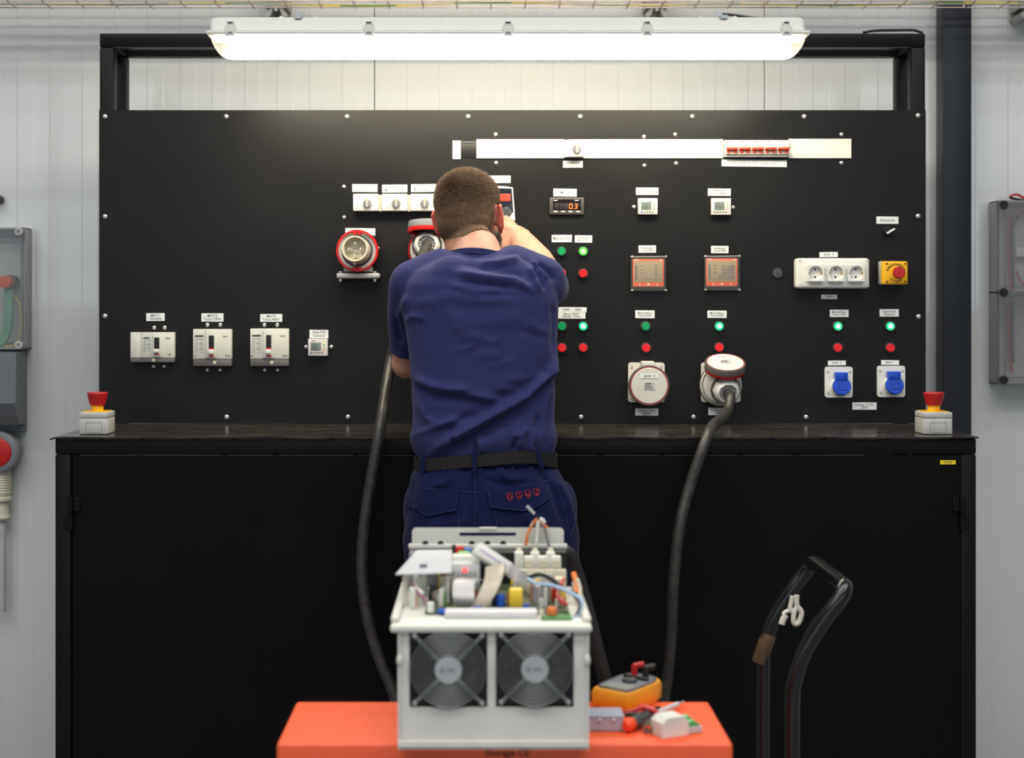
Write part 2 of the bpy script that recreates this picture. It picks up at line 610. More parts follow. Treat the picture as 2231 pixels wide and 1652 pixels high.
# thin black sheet worktop, lifted at its left corner
wt = MB()
rows = []
nx = 120
for j in range(6):
    row = []
    for i in range(nx + 1):
        x = (BX0 - 0.012) + (BX1 - BX0 + 0.016) * i / nx
        y = BF - 0.006 + (0.0 - BF + 0.005) * j / 5
        z = TOPZ - 0.002
        if x < BX0:
            z -= (BX0 - x) * 0.35
        if j == 0:
            z += 0.0006 * math.sin(i * 0.7) - 0.0006
        row.append((x, y, z))
    rows.append(row)
wt.grid(rows)
wt.build('worktop', M_worktop, None, 'thin scratched black sheet worktop lying on the bench cabinet', 'worktop', solid=0.004)

# --- upright frame with the black board
FX0, FX1 = P(216, 0).x, P(2017, 0).x
FZ1 = P(0, 72).z
BZ1 = P(0, 240).z
cp = thing('control_panel', ((FX0 + FX1) / 2, 0.09, TOPZ), 'large black control board bolted to a tall square-tube frame on the bench', 'control panel')
FD = 0.188
for x0 in (FX0, FX1 - T):
    tube_box(x0, x0 + T, 0.0035, 0.0035 + T, TOPZ + 0.001, FZ1 - T - 0.0005).build('post', M_bframe, cp)
    tube_box(x0, x0 + T, FD - T, FD, 0.05, FZ1 - T - 0.0005).build('post', M_bframe, cp)
    tube_box(x0, x0 + T, 0.0035 + T + 0.0005, FD - T - 0.0005, FZ1 - T, FZ1).build('beam', M_bframe, cp)
for y0 in (0.0035, FD - T):
    tube_box(FX0, FX1, y0, y0 + T, FZ1 - T, FZ1).build('beam', M_bframe, cp)
MB().box(FX0, FX1, 0.0, 0.003, TOPZ + 0.0005, BZ1, r=0.0006, seg=1).build('panel_board', M_panel, cp)
# worn bright lower lip of the front beam and inner edges
for (xa, xb, za, zb) in ((FX0 + T, FX1 - T, FZ1 - T - 0.0012, FZ1 - T),):
    MB().box(xa, xb, 0.0028, 0.0046, za, zb).build('worn_edge', M_edge, cp)

def dome_mesh(r, h):
    mb = MB()
    mb.lathe((0, 0, 0), (0, -1, 0), [(r * 1.0, 0), (r * 1.0, h * 0.25), (r * 0.92, h * 0.55), (r * 0.7, h * 0.85), (r * 0.4, h), (0.42 * r, h * 0.6), (0, h * 0.6)], n=16)
    me = mb.mesh('bolt', 50)
    me.materials.append(M_steel)
    return me
BOLT = dome_mesh(0.0071, 0.0052)
BOLTS = dome_mesh(0.0060, 0.0050)
for x in (229, 493, 756, 1020, 1264, 1508, 1752, 2000):
    inst('bolt', BOLT, P(x, 254 if x < 1800 else 252, -0.0002), cp)
for x, y in ((229, 472), (229, 689), (2000, 471), (2001, 690), (230, 907), (494, 909), (758, 909), (1012, 909), (1266, 909), (1511, 909), (1756, 909), (2002, 909)):
    inst('bolt', BOLT, P(x, y, -0.0002), cp)
for x, y in ((1080, 293), (1403, 298), (1471, 293), (1833, 293), (1081, 355), (1404, 361), (1473, 356), (1833, 355), (749, 407), (750, 474),
             (1381, 451), (1597, 452), (336, 714), (359, 714), (335, 798), (358, 798), (452, 708), (480, 708), (452, 806), (480, 806),
             (576, 708), (604, 708), (577, 806), (605, 806), (667, 756), (722, 756)):
    inst('bolt', BOLTS, P(x, y, -0.0002), cp)

# --- linear lamp on two arms in front of the board's frame
LY = -0.34
lz = lambda y: P(0, y, LY).z
lx = lambda x: P(x, 0, LY).x
lamp = thing('batten_lamp', (lx(1106), LY, lz(128)), 'long white waterproof batten lamp glowing above the black control board', 'lamp')
M_house = mat('white_lamp_housing', (222, 221, 214), rough=0.42, var=0.02)
M_tube = mat('lamp_light_strip', (255, 250, 238), rough=0.5, emit=(255, 242, 214), estr=38.0)
M_diff = clear_mat('lamp_diffuser', (235, 236, 232), 0.16, rough=0.15)
M_spring = mat('steel_strip', (196, 200, 204), rough=0.35, metal=0.5)
def yz_loft(sections):
    """sections: (x, [(y, z) ...])"""
    return [[(x, y, z) for y, z in pr] for x, pr in sections]
def top_prof(k, zt_, zb):
    h = zt_ - zb
    return [(LY - 0.060 * k, zb), (LY - 0.044 * k, zt_ - h * 0.12), (LY - 0.036 * k, zt_), (LY + 0.036 * k, zt_), (LY + 0.044 * k, zt_ - h * 0.12), (LY + 0.060 * k, zb)]
ztop, zrim, zrim2 = lz(44), lz(76), lz(85)
h = MB()
h.loft(yz_loft([(lx(466), top_prof(0.86, ztop - 0.004, zrim)), (lx(472), top_prof(1, ztop - 0.001, zrim)), (lx(484), top_prof(1, ztop, zrim)),
                (lx(1727), top_prof(1, ztop, zrim)), (lx(1738), top_prof(1, ztop - 0.001, zrim)), (lx(1744), top_prof(0.86, ztop - 0.004, zrim))]))
h.build('housing', M_house, lamp)
MB().box(lx(458), lx(1755), LY - 0.064, LY + 0.064, zrim2, zrim - 0.0002, r=0.005).build('rim', M_house, lamp)
def bowl(k, zb):
    pr = []
    for i in range(13):
        a = math.pi * i / 12
        pr.append((LY - 0.056 * k * math.cos(a), zrim2 - 0.0008 - (zrim2 - zb) * math.sin(a) ** 0.45))
    return pr
zbot = lz(128)
sec = []
for t in (0.0, 0.06, 0.15, 0.3, 0.5, 0.75, 1.0):
    sec.append((lx(466 + 36 * t), bowl(0.9 + 0.1 * t, zrim2 - (zrim2 - zbot) * math.sqrt(max(0.0, 1 - (1 - t) ** 2)) - 0.0005)))
sec2 = [(lx(1747 - 36 * t), pr) for t, (x, pr) in zip((0.0, 0.06, 0.15, 0.3, 0.5, 0.75, 1.0), sec)]
d_ = MB().loft(yz_loft(sec + sec2[::-1]), caps=True)
d_.build('diffuser', M_diff, lamp)
st = MB()
zs0, zs1 = zbot + 0.003, zrim2 - 0.004
st.loft(yz_loft([(x, [(LY - 0.05, zs1), (LY - 0.047, (zs0 + zs1) / 2), (LY - 0.034, zs0), (LY + 0.034, zs0), (LY + 0.047, (zs0 + zs1) / 2), (LY + 0.05, zs1)]) for x in (lx(502), lx(1714))]))
st.build('light_strip', M_tube, lamp)
for i, px_ in enumerate((511, 808, 1106, 1404, 1702)):
    x = lx(px_)
    for sgn in (-1, 1):
        c = MB()
        yo = LY + sgn * 0.054
        c.box(x - 0.013, x + 0.013, min(yo, yo + sgn * 0.012), max(yo, yo + sgn * 0.012), zrim2 - 0.004, lz(67), r=0.002, seg=1)
        c.box(x - 0.009, x + 0.009, min(yo - sgn * 0.006, yo + sgn * 0.010), max(yo - sgn * 0.006, yo + sgn * 0.010), lz(67), lz(56), r=0.0015, seg=1)
        cc = c.build('clip', M_house, lamp)
        if sgn < 0:
            MB().box(x - 0.006, x + 0.006, yo - 0.0108, yo - 0.0098, lz(62), lz(58.5)).build('clip_slot', M_dgrey, cc)
            MB().box(x - 0.0065, x + 0.0065, yo - 0.0125, yo - 0.0115, lz(84), lz(80)).build('clip_notch', M_grey, cc)
for px_ in (655, 1570):
    x = lx(px_)
    a = MB()
    a.box(x - 0.010, x + 0.010, LY - 0.050, LY + 0.012, ztop + 0.0003, ztop + 0.004, r=0.001, seg=1)
    a.box(x - 0.009, x + 0.009, LY - 0.0505, LY - 0.046, ztop - 0.006, ztop + 0.003, r=0.001, seg=1)
    a.extrude_poly([(x - 0.012, LY - 0.01, ztop + 0.004), (x + 0.002, LY - 0.01, ztop + 0.004), (x + 0.002, LY - 0.01, ztop + 0.010), (x - 0.011, LY - 0.01, ztop + 0.026)], (0, 0.0015, 0))
    a.build('suspension_clip', M_spring, lamp)
    za = max(ztop + 0.0045, FZ1 - 0.036)
    MB().box(x - 0.009, x + 0.009, LY - 0.01, 0.0005, za, za + 0.0035, r=0.001, seg=1).build('mounting_arm', M_spring, lamp)
    MB().box(x - 0.012, x + 0.012, 0.0003, 0.0033, za - 0.010, za + 0.010, r=0.001, seg=1).build('arm_plate', M_spring, lamp)
for px_ in (617, 692, 1522, 1596):
    MB().cyl((lx(px_), LY - 0.036, ztop - 0.001), (lx(px_), LY - 0.02, ztop - 0.001), 0.005, n=12).build('lug', M_house, lamp)
pts = [P(1574, 31, LY + 0.01), P(1600, 33, LY), P(1640, 39, LY), P(1680, 41, LY + 0.01), P(1735, 43, LY + 0.02)]
MB().tube(pts, 0.0035, n=8, smooth=6).build('supply_cable', M_black, lamp)

# loose black cable lying on the frame's top beam
pts = [P(1880, 71, 0.02), P(1905, 67, 0.02), P(1950, 66, 0.03), P(1990, 66, 0.03), P(2010, 72, 0.03)]
MB().tube(pts, 0.004, n=8, smooth=6).build('loose_cable', M_black, None, 'short black cable lying on top of the tall frame at its right corner', 'cable')

# --- wire mesh cable tray high on the wall
TY0, TY1 = 0.24, 0.335
TZ = P(0, 16.5, TY1).z
M_wire = mat('galvanised_wire', (196, 180, 174), rough=0.35, metal=0.55)
tray = thing('cable_tray', (0, (TY0 + TY1) / 2, TZ), 'galvanised wire mesh cable tray running along the wall above the lamp', 'cable tray')
for y, z in ((TY0, TZ), (TY1, TZ), (TY0, TZ + 0.027), (TY1, TZ + 0.027), (TY0, TZ + 0.054), (TY1, TZ + 0.054), ((TY0 + TY1) / 2, TZ)):
    MB().cyl((-3.2, y, z), (3.2, y, z), 0.0022, n=8).build('long_wire', M_wire, tray)
cw = MB().tube([(0, TY0 - 0.004, 0.056), (0, TY0 - 0.004, 0.004), (0, TY0 + 0.001, -0.003), (0, TY1 - 0.001, -0.003), (0, TY1 + 0.004, 0.004), (0, TY1 + 0.004, 0.056)], 0.0022, n=6)
cwm = cw.mesh('cross_wire'); cwm.materials.append(M_wire)
xs = P(115 / 2.935, 0, TY1).x
for k in range(-14, 38):
    x = xs + k * 0.1035
    if -3.2 < x < 3.2:
        o = inst('cross_wire', cwm, (x, 0, TZ), tray)
M_brk = mat('galvanised_bracket', (168, 168, 164), rough=0.4, metal=0.6)
for px_ in (605, 1428, 2240):
    x = P(px_, 0, 0.36).x
    b = MB()
    for s in (-1, 1):
        b.extrude_poly([(x + s * 0.010, 0.33, TZ - 0.003), (x + s * 0.020, 0.33, TZ - 0.005), (x + s * 0.034, 0.33, TZ - 0.020), (x + s * 0.028, 0.33, TZ - 0.036), (x + s * 0.017, 0.33, TZ - 0.024), (x + s * 0.012, 0.33, TZ - 0.012)], (0, 0.098, 0))
    b.box(x - 0.034, x + 0.034, TY1 + 0.007, WALLY - 0.004, TZ - 0.002, TZ + 0.09, r=0.002, seg=1)
    bb = b.build('wall_bracket', M_brk, tray)
    MB().cyl((x, 0.322, TZ - 0.008), (x, 0.335, TZ - 0.008), 0.006, n=6).build('nut', M_steel, bb)
# earth cable in the tray
M_earth = bpy.data.materials.new('yellow_green_earth_sheath')
M_earth.use_nodes = True
nt = M_earth.node_tree
tcn = nt.nodes.new('ShaderNodeTexCoord'); wv = nt.nodes.new('ShaderNodeTexWave'); rp = nt.nodes.new('ShaderNodeValToRGB')
wv.inputs['Scale'].default_value = 0.9; wv.inputs['Distortion'].default_value = 1.5
rp.color_ramp.interpolation = 'CONSTANT'
rp.color_ramp.elements[0].color = lin((96, 150, 40)); rp.color_ramp.elements[1].color = lin((226, 208, 40)); rp.color_ramp.elements[1].position = 0.5
nt.links.new(tcn.outputs['Object'], wv.inputs['Vector']); nt.links.new(wv.outputs['Fac'], rp.inputs['Fac'])
nt.links.new(rp.outputs['Color'], nt.nodes['Principled BSDF'].inputs['Base Color'])
pts = []
for i in range(60):
    x = -3.15 + 6.3 * i / 59
    pts.append((x, TY1 - 0.018 + 0.008 * math.sin(i * 0.55), TZ + 0.006 + 0.0022 * math.sin(i * 0.9)))
MB().tube(pts, 0.0036, n=8, smooth=3).build('earth_cable', M_earth, None, 'thin yellow and green earth cable lying along the wire tray', 'cable')
# ================================================================== DEVICES ON THE BOARD
S = -CAMY / FPX                      # metres per photo pixel on the board
def plate(name, material, x0, x1, y0, y1, dep, parent=None, r=0.002, base=0.0, **kw):
    a, b = P(x0, y1), P(x1, y0)
    return MB().box(a.x, b.x, -base - dep, -base - 0.0003, a.z, b.z, r=r).build(name, material, parent, **kw)
def at(x, y, dep=0.0):
    v = P(x, y); v.y = -dep
    return v

def sign(x, y, w, h, text, label, ink=M_ink, size=None, rot=0.0):
    t = thing('label_plate', at(x, y + h / 2), label, 'label', 'white text labels on the control board')
    Mx = Matrix.Translation(at(x, y)) @ Matrix.Rotation(rot, 4, 'Y')
    MB().box(-w * S / 2, w * S / 2, -0.0014, -0.0002, -h * S / 2, h * S / 2, r=0.0004, seg=1, M=Mx).build('plate', M_label, t)
    if text:
        n = text.count('\n') + 1
        sz = size or (h * S * (0.62 if n == 1 else 0.47))
        wid = max(len(l) for l in text.split('\n')) * sz * 0.55
        sz *= min(1.0, w * S * 0.9 / wid)
        MB().text(text, sz, Mx @ Matrix.Translation((0, -0.0015, 0)) @ FACE, bold=0.00006).build('lettering', ink, t)
    return t
RD = random.Random(3)
for (x, y, w, h, tx, lb) in (
    (339, 691, 40, 17, 'MGT1\nGeneral', 'small white label reading MGT1 General'),
    (463, 692, 48, 18, 'MGT2\nToma 690V', 'small white label reading MGT2 Toma 690V'),
    (591, 693, 48, 17, 'MGT3\nToma 400V', 'small white label reading MGT3 Toma 400V'),
    (695, 728, 41, 18, 'Rele Dif\nGeneral', 'small white label reading Rele Dif General'),
    (795, 410, 55, 17, 'Guardamotor\nEquipo DC', 'small white label reading Guardamotor Equipo DC'),
    (860, 411, 55, 17, 'Guardamotor\nMotor 30kW', 'small white label reading Guardamotor Motor 30kW'),
    (923, 410, 55, 17, 'Guardamotor\nMotor 45kW', 'small white label reading Guardamotor Motor 45kW'),
    (785, 506, 65, 17, '', 'white label half hidden behind the red-ringed plug inlet'),
    (1083, 391, 59, 16, 'Regulador DC', 'small white label reading Regulador DC beside the head'),
    (1248, 358, 43, 15, 'Guardamotor\nVentilador DC', 'small white label reading Guardamotor Ventilador DC'),
    (1231, 420, 51, 17, 'RPM Freno', 'small white label reading RPM Freno'),
    (1410, 417, 49, 16, 'Rele Dif.\nToma 690V', 'small white label reading Rele Dif. Toma 690V'),
    (1567, 419, 50, 16, 'Rele Dif.\nToma 400V', 'small white label reading Rele Dif. Toma 400V'),
    (1224, 520, 44, 16, 'Motor DC', 'small white label reading Motor DC only'),
    (1271, 521, 38, 16, 'Ventilación\nMotor DC', 'small white label reading Ventilación Motor DC'),
    (1410, 543, 38, 16, 'Analizador\nToma 690V', 'small white label reading Analizador Toma 690V'),
    (1568, 544, 38, 16, 'Analizador\nToma 400V', 'small white label reading Analizador Toma 400V'),
    (1247, 675, 62, 11, '690V      400V', 'narrow white label strip reading 690V and 400V'),
    (1245, 687, 61, 15, 'Motor 45kW\nEstrella - Delta', 'small white label reading Motor 45kW Estrella Delta'),
    (1405, 685, 42, 17, 'Marcha/Paro\nToma 690V', 'small white label reading Marcha/Paro Toma 690V'),
    (1562, 685, 42, 16, 'Marcha/Paro\nToma 400V', 'small white label reading Marcha/Paro Toma 400V'),
    (1805, 555, 40, 11, 'BASE  3', 'small white BASE 3 label on top of the triple wall socket'),
    (1806, 647, 35, 10, '230V', 'small white label reading 230V alone'),
    (1828, 683, 41, 16, 'Marcha/Paro\nTomas 230V', 'small white label reading Marcha/Paro Tomas 230V'),
    (1937, 682, 42, 16, 'Inserción\nGeneral', 'small white label reading Inserción General'),
    (1823, 791, 39, 10, 'BASE  2', 'small white BASE 2 label above the left blue socket'),
    (1939, 790, 39, 10, 'BASE  1', 'small white BASE 1 label above the right blue socket'),
    (1883, 885, 53, 16, 'Tomas CTAG\n230V', 'small white label reading Tomas CTAG 230V'),
    (1409, 898, 50, 16, 'Toma CTAG\n690V', 'small white label reading Toma CTAG 690V'),
    (1568, 897, 50, 16, 'Toma CTAG\n400V', 'small white label reading Toma CTAG 400V half behind the cable'),
    (1933, 480, 48, 16, 'Iluminación', 'small white label reading Iluminación'),
    (1643, 356, 142, 15, 'CTAG 230V   Shuko 230V   Maniobra   Iluminación   Inserción', 'long white label strip below the row of small breakers')):
    sign(x, y, w, h, tx, lb, rot=RD.uniform(-0.012, 0.016))
tg = thing('label_plate', P(2065, 1013, BF), 'small yellow label reading 01325 on the cabinet door', 'label')
a, b = P(2048, 1012, BF), P(2082, 1003, BF)
MB().box(a.x, b.x, BF - 0.0002, BF + 0.0007, a.z, b.z).build('plate', mat('yellow_tape', (236, 208, 30), rough=0.5), tg)
MB().text('01325', 0.0078, face_at(P(2065, 1007.5, BF - 0.0004))).build('lettering', M_ink, tg)

# --- row of blanking covers, motor starter and small breakers
def ribbed_cover(x0, x1, y0, y1, label):
    a, b = P(x0, y1), P(x1, y0)
    n = max(1, round((b.x - a.x) / 0.009))
    prof = []
    for i in range(n):
        xa, xb = a.x + (b.x - a.x) * i / n, a.x + (b.x - a.x) * (i + 1) / n
        prof += [(xa + 0.0004, -0.0045), (xb - 0.0004, -0.0045)]
        if i < n - 1:
            prof += [(xb, -0.0036)]
    prof = [(a.x, -0.0002)] + prof + [(b.x, -0.0002)]
    mb = MB()
    lo = [(x, y, a.z) for x, y in prof]; hi = [(x, y, b.z) for x, y in prof]
    mb.loft([lo, hi])
    return mb.build('blanking_cover', M_cover, None, label, 'cover', 'white blanking covers in a row')
ribbed_cover(986, 1004, 307, 347, 'narrow white blanking cover at the left end of the strip')
ribbed_cover(1038, 1229, 304, 345, 'white blanking cover left of the upper rotary switch')
ribbed_cover(1271, 1575, 304, 345, 'longest white blanking cover between upper rotary switch and small breakers')
ribbed_cover(1718, 1854, 303, 345, 'white blanking cover right of the row of small breakers')
t = thing('rail_recess', at(1021, 345), 'dark open slot between two white blanking covers', 'slot')
plate('recess', M_black, 1004.5, 1037.5, 308, 345, 0.0012, t, r=0.0003)
plate('rail_edge', M_dgrey, 1006, 1036, 309, 313, 0.003, t, r=0.0006)

def knob(parent, c, r, h=0.012, ang=0.0):
    MB().lathe(c, (0, -1, 0), [(r * 1.04, 0), (r * 1.0, h * 0.3), (r * 0.94, h * 0.62), (r * 0.88, h * 0.7), (0, h * 0.7)], n=24).build('knob', M_grey, parent)
    Mx = Matrix.Translation(c) @ Matrix.Rotation(ang, 4, 'Y')
    MB().box(-r * 0.26, r * 0.26, -h * 1.25, -h * 0.5, -r * 1.0, r * 0.96, r=0.0015, M=Mx).build('knob_grip', mat('pale_grey_grip', (166, 168, 170), rough=0.4), parent)
    MB().box(-r * 0.2, r * 0.2, -h * 1.3, -h * 1.2, r * 0.62, r * 0.9, M=Mx).build('pointer_mark', M_yellow, parent)
def starter(x0, x1, y0, y1, label, green=False):
    t = thing('motor_starter', at((x0 + x1) / 2, y1), label, 'switch', 'white rotary motor starters')
    plate('body', M_white, x0, x1, y0, y1, 0.026, t, r=0.0025)
    cx, cy = x0 + (x1 - x0) * 0.56, y0 + (y1 - y0) * 0.57
    knob(t, at(cx, cy, 0.0262), 9.2 * S)
    m = MB()
    for k in range(5):
        m.box(at(x0 + 7, 0).x, at(x0 + 15 - k % 2 * 3, 0).x, -0.0266, -0.0261, P(0, y0 + 8 + k * 3).z - 0.0005, P(0, y0 + 8 + k * 3).z + 0.0004)
    m.box(at(cx - 15, 0).x, at(cx - 10, 0).x, -0.0266, -0.0261, P(0, cy).z - 0.0006, P(0, cy).z + 0.0006)
    m.build('print', M_lgrey if not green else M_ink, t)
    return t
starter(771, 826, 424, 461, 'leftmost white rotary motor starter in the row of three')
starter(833, 889, 424, 461, 'middle white rotary motor starter in the row of three')
starter(895, 951, 424, 461, 'rightmost white rotary motor starter, partly hidden by the head')
for x0, x1 in ((826.4, 832.6), (889.4, 894.6)):
    plate('spacer_block', M_beige, x0, x1, 426, 462, 0.02, None, r=0.001,
          label='narrow beige spacer between the %s two white motor starters' % ('left' if x0 < 850 else 'right'), cat='spacer')
starter(1236, 1271, 306, 344, 'white rotary motor starter set between the long white covers', True)
plate('spacer_block', M_cover, 1229.5, 1235.7, 307, 344, 0.024, None, r=0.001, label='narrow white spacer left of the upper rotary motor starter', cat='spacer')

M_mcb = mat('mcb_body', (232, 226, 216), rough=0.4, var=0.02)
M_tog = mat('orange_red_toggle', (224, 78, 52), rough=0.35)
ordn = ('first', 'second', 'third', 'fourth', 'fifth')
for k in range(5):
    x0 = 1576 + k * 28.0; x1 = x0 + 27.6
    t = thing('miniature_breaker', at((x0 + x1) / 2, 343), '%s two-pole breaker with orange toggle, counted from the left' % ordn[k], 'breaker', 'small breakers with orange toggles')
    plate('body', M_mcb, x0, x1, 307, 343, 0.018, t, r=0.001)
    plate('nose', M_mcb, x0 + 0.4, x1 - 0.4, 323, 338, 0.007, t, r=0.001, base=0.018)
    plate('toggle_bar', M_tog, x0 + 2.2, x1 - 0.2, 323.5, 329, 0.011, t, r=0.0015, base=0.0252)
    for j in range(2):
        plate('toggle', M_tog, x0 + 4 + j * 13.6, x0 + 11.6 + j * 13.6, 329.2, 335.6, 0.003, t, r=0.0008, base=0.0252)
    m = MB()
    for j, (xa, ya, w) in enumerate(((4, 318, 3.2), (17.5, 318, 3.2), (13, 314.5, 1))):
        v = at(x0 + xa, ya, 0.0182)
        m.box(v.x, v.x + w * S, -0.0186, -0.0181, v.z - 0.0009, v.z + 0.0009)
    m.build('print', M_ink, t)
    v = at(x0 + 8, 310.5, 0.0182)
    MB().box(v.x, v.x + 6 * S, -0.0186, -0.0181, v.z - 0.001, v.z + 0.0012).build('brand_mark', mat('pink_print', (222, 96, 110), rough=0.6), t)

# --- moulded case breakers
M_mccb = mat('mccb_cream_case', (214, 214, 202), rough=0.42, var=0.025)
M_smoke = mat('smoked_cover', (104, 100, 98), rough=0.2, var=0.1)
def mccb(x0, x1, y0, y1, label, cut=0.0):
    t = thing('case_breaker', at((x0 + x1) / 2, y1), label, 'breaker', 'moulded case breakers at the lower left')
    xa = x0 + cut
    ys = y0 + (y1 - y0) * (0.805 if not cut else 0.845)
    if cut:
        plate('side_module', M_mccb, x0, xa - 0.3, y0, ys, 0.020, t, r=0.0012)
        plate('side_module_foot', M_smoke, x0, xa - 0.3, ys, y1, 0.019, t, r=0.001)
    plate('body', M_mccb, xa, x1, y0, ys, 0.022, t, r=0.0015)
    plate('smoked_cover', M_smoke, xa, x1, ys + 0.2, y1, 0.021, t, r=0.001)
    mid = x0 + (x1 - x0) * (0.615 if cut else 0.49)
    plate('shoulder', M_mccb, xa + (x1 - xa) * 0.34 if not cut else xa + (x1 - xa) * 0.36, xa + (x1 - xa) * 0.62 if not cut else xa + (x1 - xa) * 0.62, y0 + 2, ys - 2, 0.004, t, r=0.0012, base=0.0222)
    h = y1 - y0
    plate('handle_slot', M_black, mid - 5.6, mid + 5.6, y0 + 0.17 * h, y0 + 0.55 * h, 0.0012, t, r=0.0004, base=0.0262)
    MB().box(P(mid - 5, 0).x, P(mid + 5, 0).x, -0.041, -0.027, P(0, y0 + 0.66 * h).z, P(0, y0 + 0.55 * h).z, r=0.0015).build('handle', M_white, t)
    plate('red_tab', M_redd, mid - 5.6, mid + 5.6, y0 + 0.71 * h, y0 + 0.755 * h, 0.001, t, r=0.0003, base=0.0262)
    if not cut:
        plate('red_tab', M_redd, mid - 5.6, mid + 5.6, y0 + 0.51 * h, y0 + 0.55 * h, 0.0006, t, r=0.0002, base=0.0275)
    m = MB()
    lx0 = xa + 4
    m.box(P(lx0, 0).x, P(lx0 + (19 if not cut else 14), 0).x, -0.0226, -0.0221, P(0, y0 + h * 0.21).z, P(0, y0 + h * 0.165).z)
    m.build('rating_mark', mat('dark_green_ink', (62, 78, 70), rough=0.7), t)
    m = MB()
    for k in range(9):
        yy = y0 + h * (0.26 + 0.045 * k)
        m.box(P(lx0, 0).x, P(lx0 + (7 if k % 3 else 17) , 0).x, -0.0225, -0.0221, P(0, yy).z - 0.0004, P(0, yy).z + 0.0004)
        m.box(P(lx0 + 11, 0).x, P(lx0 + 19 - 4 * bool(cut), 0).x, -0.0225, -0.0221, P(0, yy + 1).z - 0.0004, P(0, yy + 1).z + 0.0003)
    m.build('print', M_grey, t)
    MB().text('LS', 0.0075, face_at(at(x1 - 10, ys - 7, 0.0226)), bold=0.0001).text('Susol', 0.0065, face_at(at(x1 - 13, y0 + 0.19 * h, 0.0226))).build('lettering', M_ink, t)
    c = at(mid + 6 - (14 if cut else 0), ys + (y1 - ys) * 0.5, 0.0212)
    MB().lathe(c, (0, -1, 0), [(0.0052, 0), (0.0048, 0.0012), (0, 0.0012)], n=14).build('dial', M_beige, t)
    if not cut:
        for xx in (xa + 4, x1 - 4):
            MB().lathe(at(xx, ys - 6, 0.0222), (0, -1, 0), [(0.003, 0), (0.0026, 0.0006), (0, 0.0006)], n=10).build('screw', M_grey, t)
    return t
mccb(288, 383, 724, 789, 'widest cream moulded case breaker with an extra side module', cut=24)
mccb(424, 507, 717, 797, 'middle cream moulded case breaker below the MGT2 label')
mccb(548, 631, 716, 797, 'right cream moulded case breaker below the MGT3 label')

# --- differential relays
M_ledg = mat('green_led', (40, 190, 90), emit=(60, 220, 100), estr=0.5)
M_ledy2 = mat('yellow_green_led', (190, 230, 60), emit=(190, 240, 60), estr=0.8)
M_ledr = mat('red_led', (230, 84, 60), emit=(240, 90, 60), estr=0.6)
def relay(x0, x1, y0, y1, label, blue=False):
    t = thing('differential_relay', at((x0 + x1) / 2, y1), label, 'relay', 'small square display relays')
    plate('body', mat('relay_grey', (212, 208, 204), rough=0.45), x0, x1, y0, y1, 0.018, t, r=0.001)
    plate('lcd_screen', M_lcdg, x0 + 6, x0 + 28, y0 + 8, y0 + 25, 0.0008, t, r=0.0002, base=0.0182)
    m = MB()
    for k in range(3):
        v = at(x0 + 8, y0 + 12 + k * 4)
        m.box(v.x, v.x + (13 + 3 * (k % 2)) * S, -0.0195, -0.0191, v.z - 0.0004, v.z + 0.0004)
    m.build('screen_print', M_dgrey, t)
    for k, mm in enumerate((M_ledy2, M_green, M_ledg, M_ledr)):
        MB().lathe(at(x0 + 34.5, y0 + 8.5 + k * 5, 0.0182), (0, -1, 0), [(0.0017, 0), (0.0014, 0.0007), (0, 0.0009)], n=10).build('led', mm, t)
    for k in range(5):
        MB().lathe(at(x0 + 7 + k * 6, y0 + 30, 0.0182), (0, -1, 0), [(0.0022, 0), (0.002, 0.001), (0, 0.001)], n=10).build('key', M_blue if (blue and k == 0) else M_ink, t)
    MB().text('VMC', 0.0052, face_at(at(x0 + 12, y0 + 4.5, 0.0184))).build('lettering', M_grey, t)
relay(1389, 1431, 433, 468, 'small square relay display with one blue key', True)
relay(1548, 1590, 433, 469, 'small square relay display below the Rele Dif. Toma 400V label')
relay(673, 715, 738, 775, 'small square relay display right of the case breakers')

# --- DC drive keypad behind the head
t = thing('drive_keypad', at(1092, 481), 'white keypad with black face and red screen beside the head', 'keypad')
q = [P(1064, 482), P(1122, 481), P(1121, 463), P(1117, 410), P(1100, 407), P(1064, 406)]
MB().prism([(v.x, v.z) for v in q], -0.018, -0.0004).build('body', M_white, t)
q = [P(1068, 470), P(1118, 464), P(1114.5, 412), P(1068, 411)]
MB().prism([(v.x, v.z) for v in q], -0.0190, -0.0181).build('face', mat('glossy_black_face', (14, 16, 24), rough=0.12), t)
plate('red_screen', mat('red_lcd', (236, 62, 48), rough=0.3, emit=(240, 66, 50), estr=0.7), 1072, 1112, 424, 439, 0.0006, t, r=0.0002, base=0.0191)
MB().text('0.00', 0.010, face_at(at(1098, 430, 0.02))).build('lettering', mat('dark_red_segment', (170, 30, 30)), t)
MB().lathe(at(1103, 463, 0.0191), (0, -1, 0), [(0.0155, 0), (0.0152, 0.001), (0.014, 0.0012), (0, 0.0012)], n=28).build('dial', M_dgrey, t)
for dx, dy in ((8, 0), (-8, 0), (0, 8), (0, -8)):
    MB().lathe(at(1103 + dx, 463 + dy, 0.0203), (0, -1, 0), [(0.001, 0), (0, 0.0004)], n=8).build('dial_mark', M_white, t)
MB().lathe(at(1113, 449, 0.0191), (0, -1, 0), [(0.0032, 0), (0.003, 0.0008), (0, 0.0008)], n=12).build('key', M_dgrey, t)

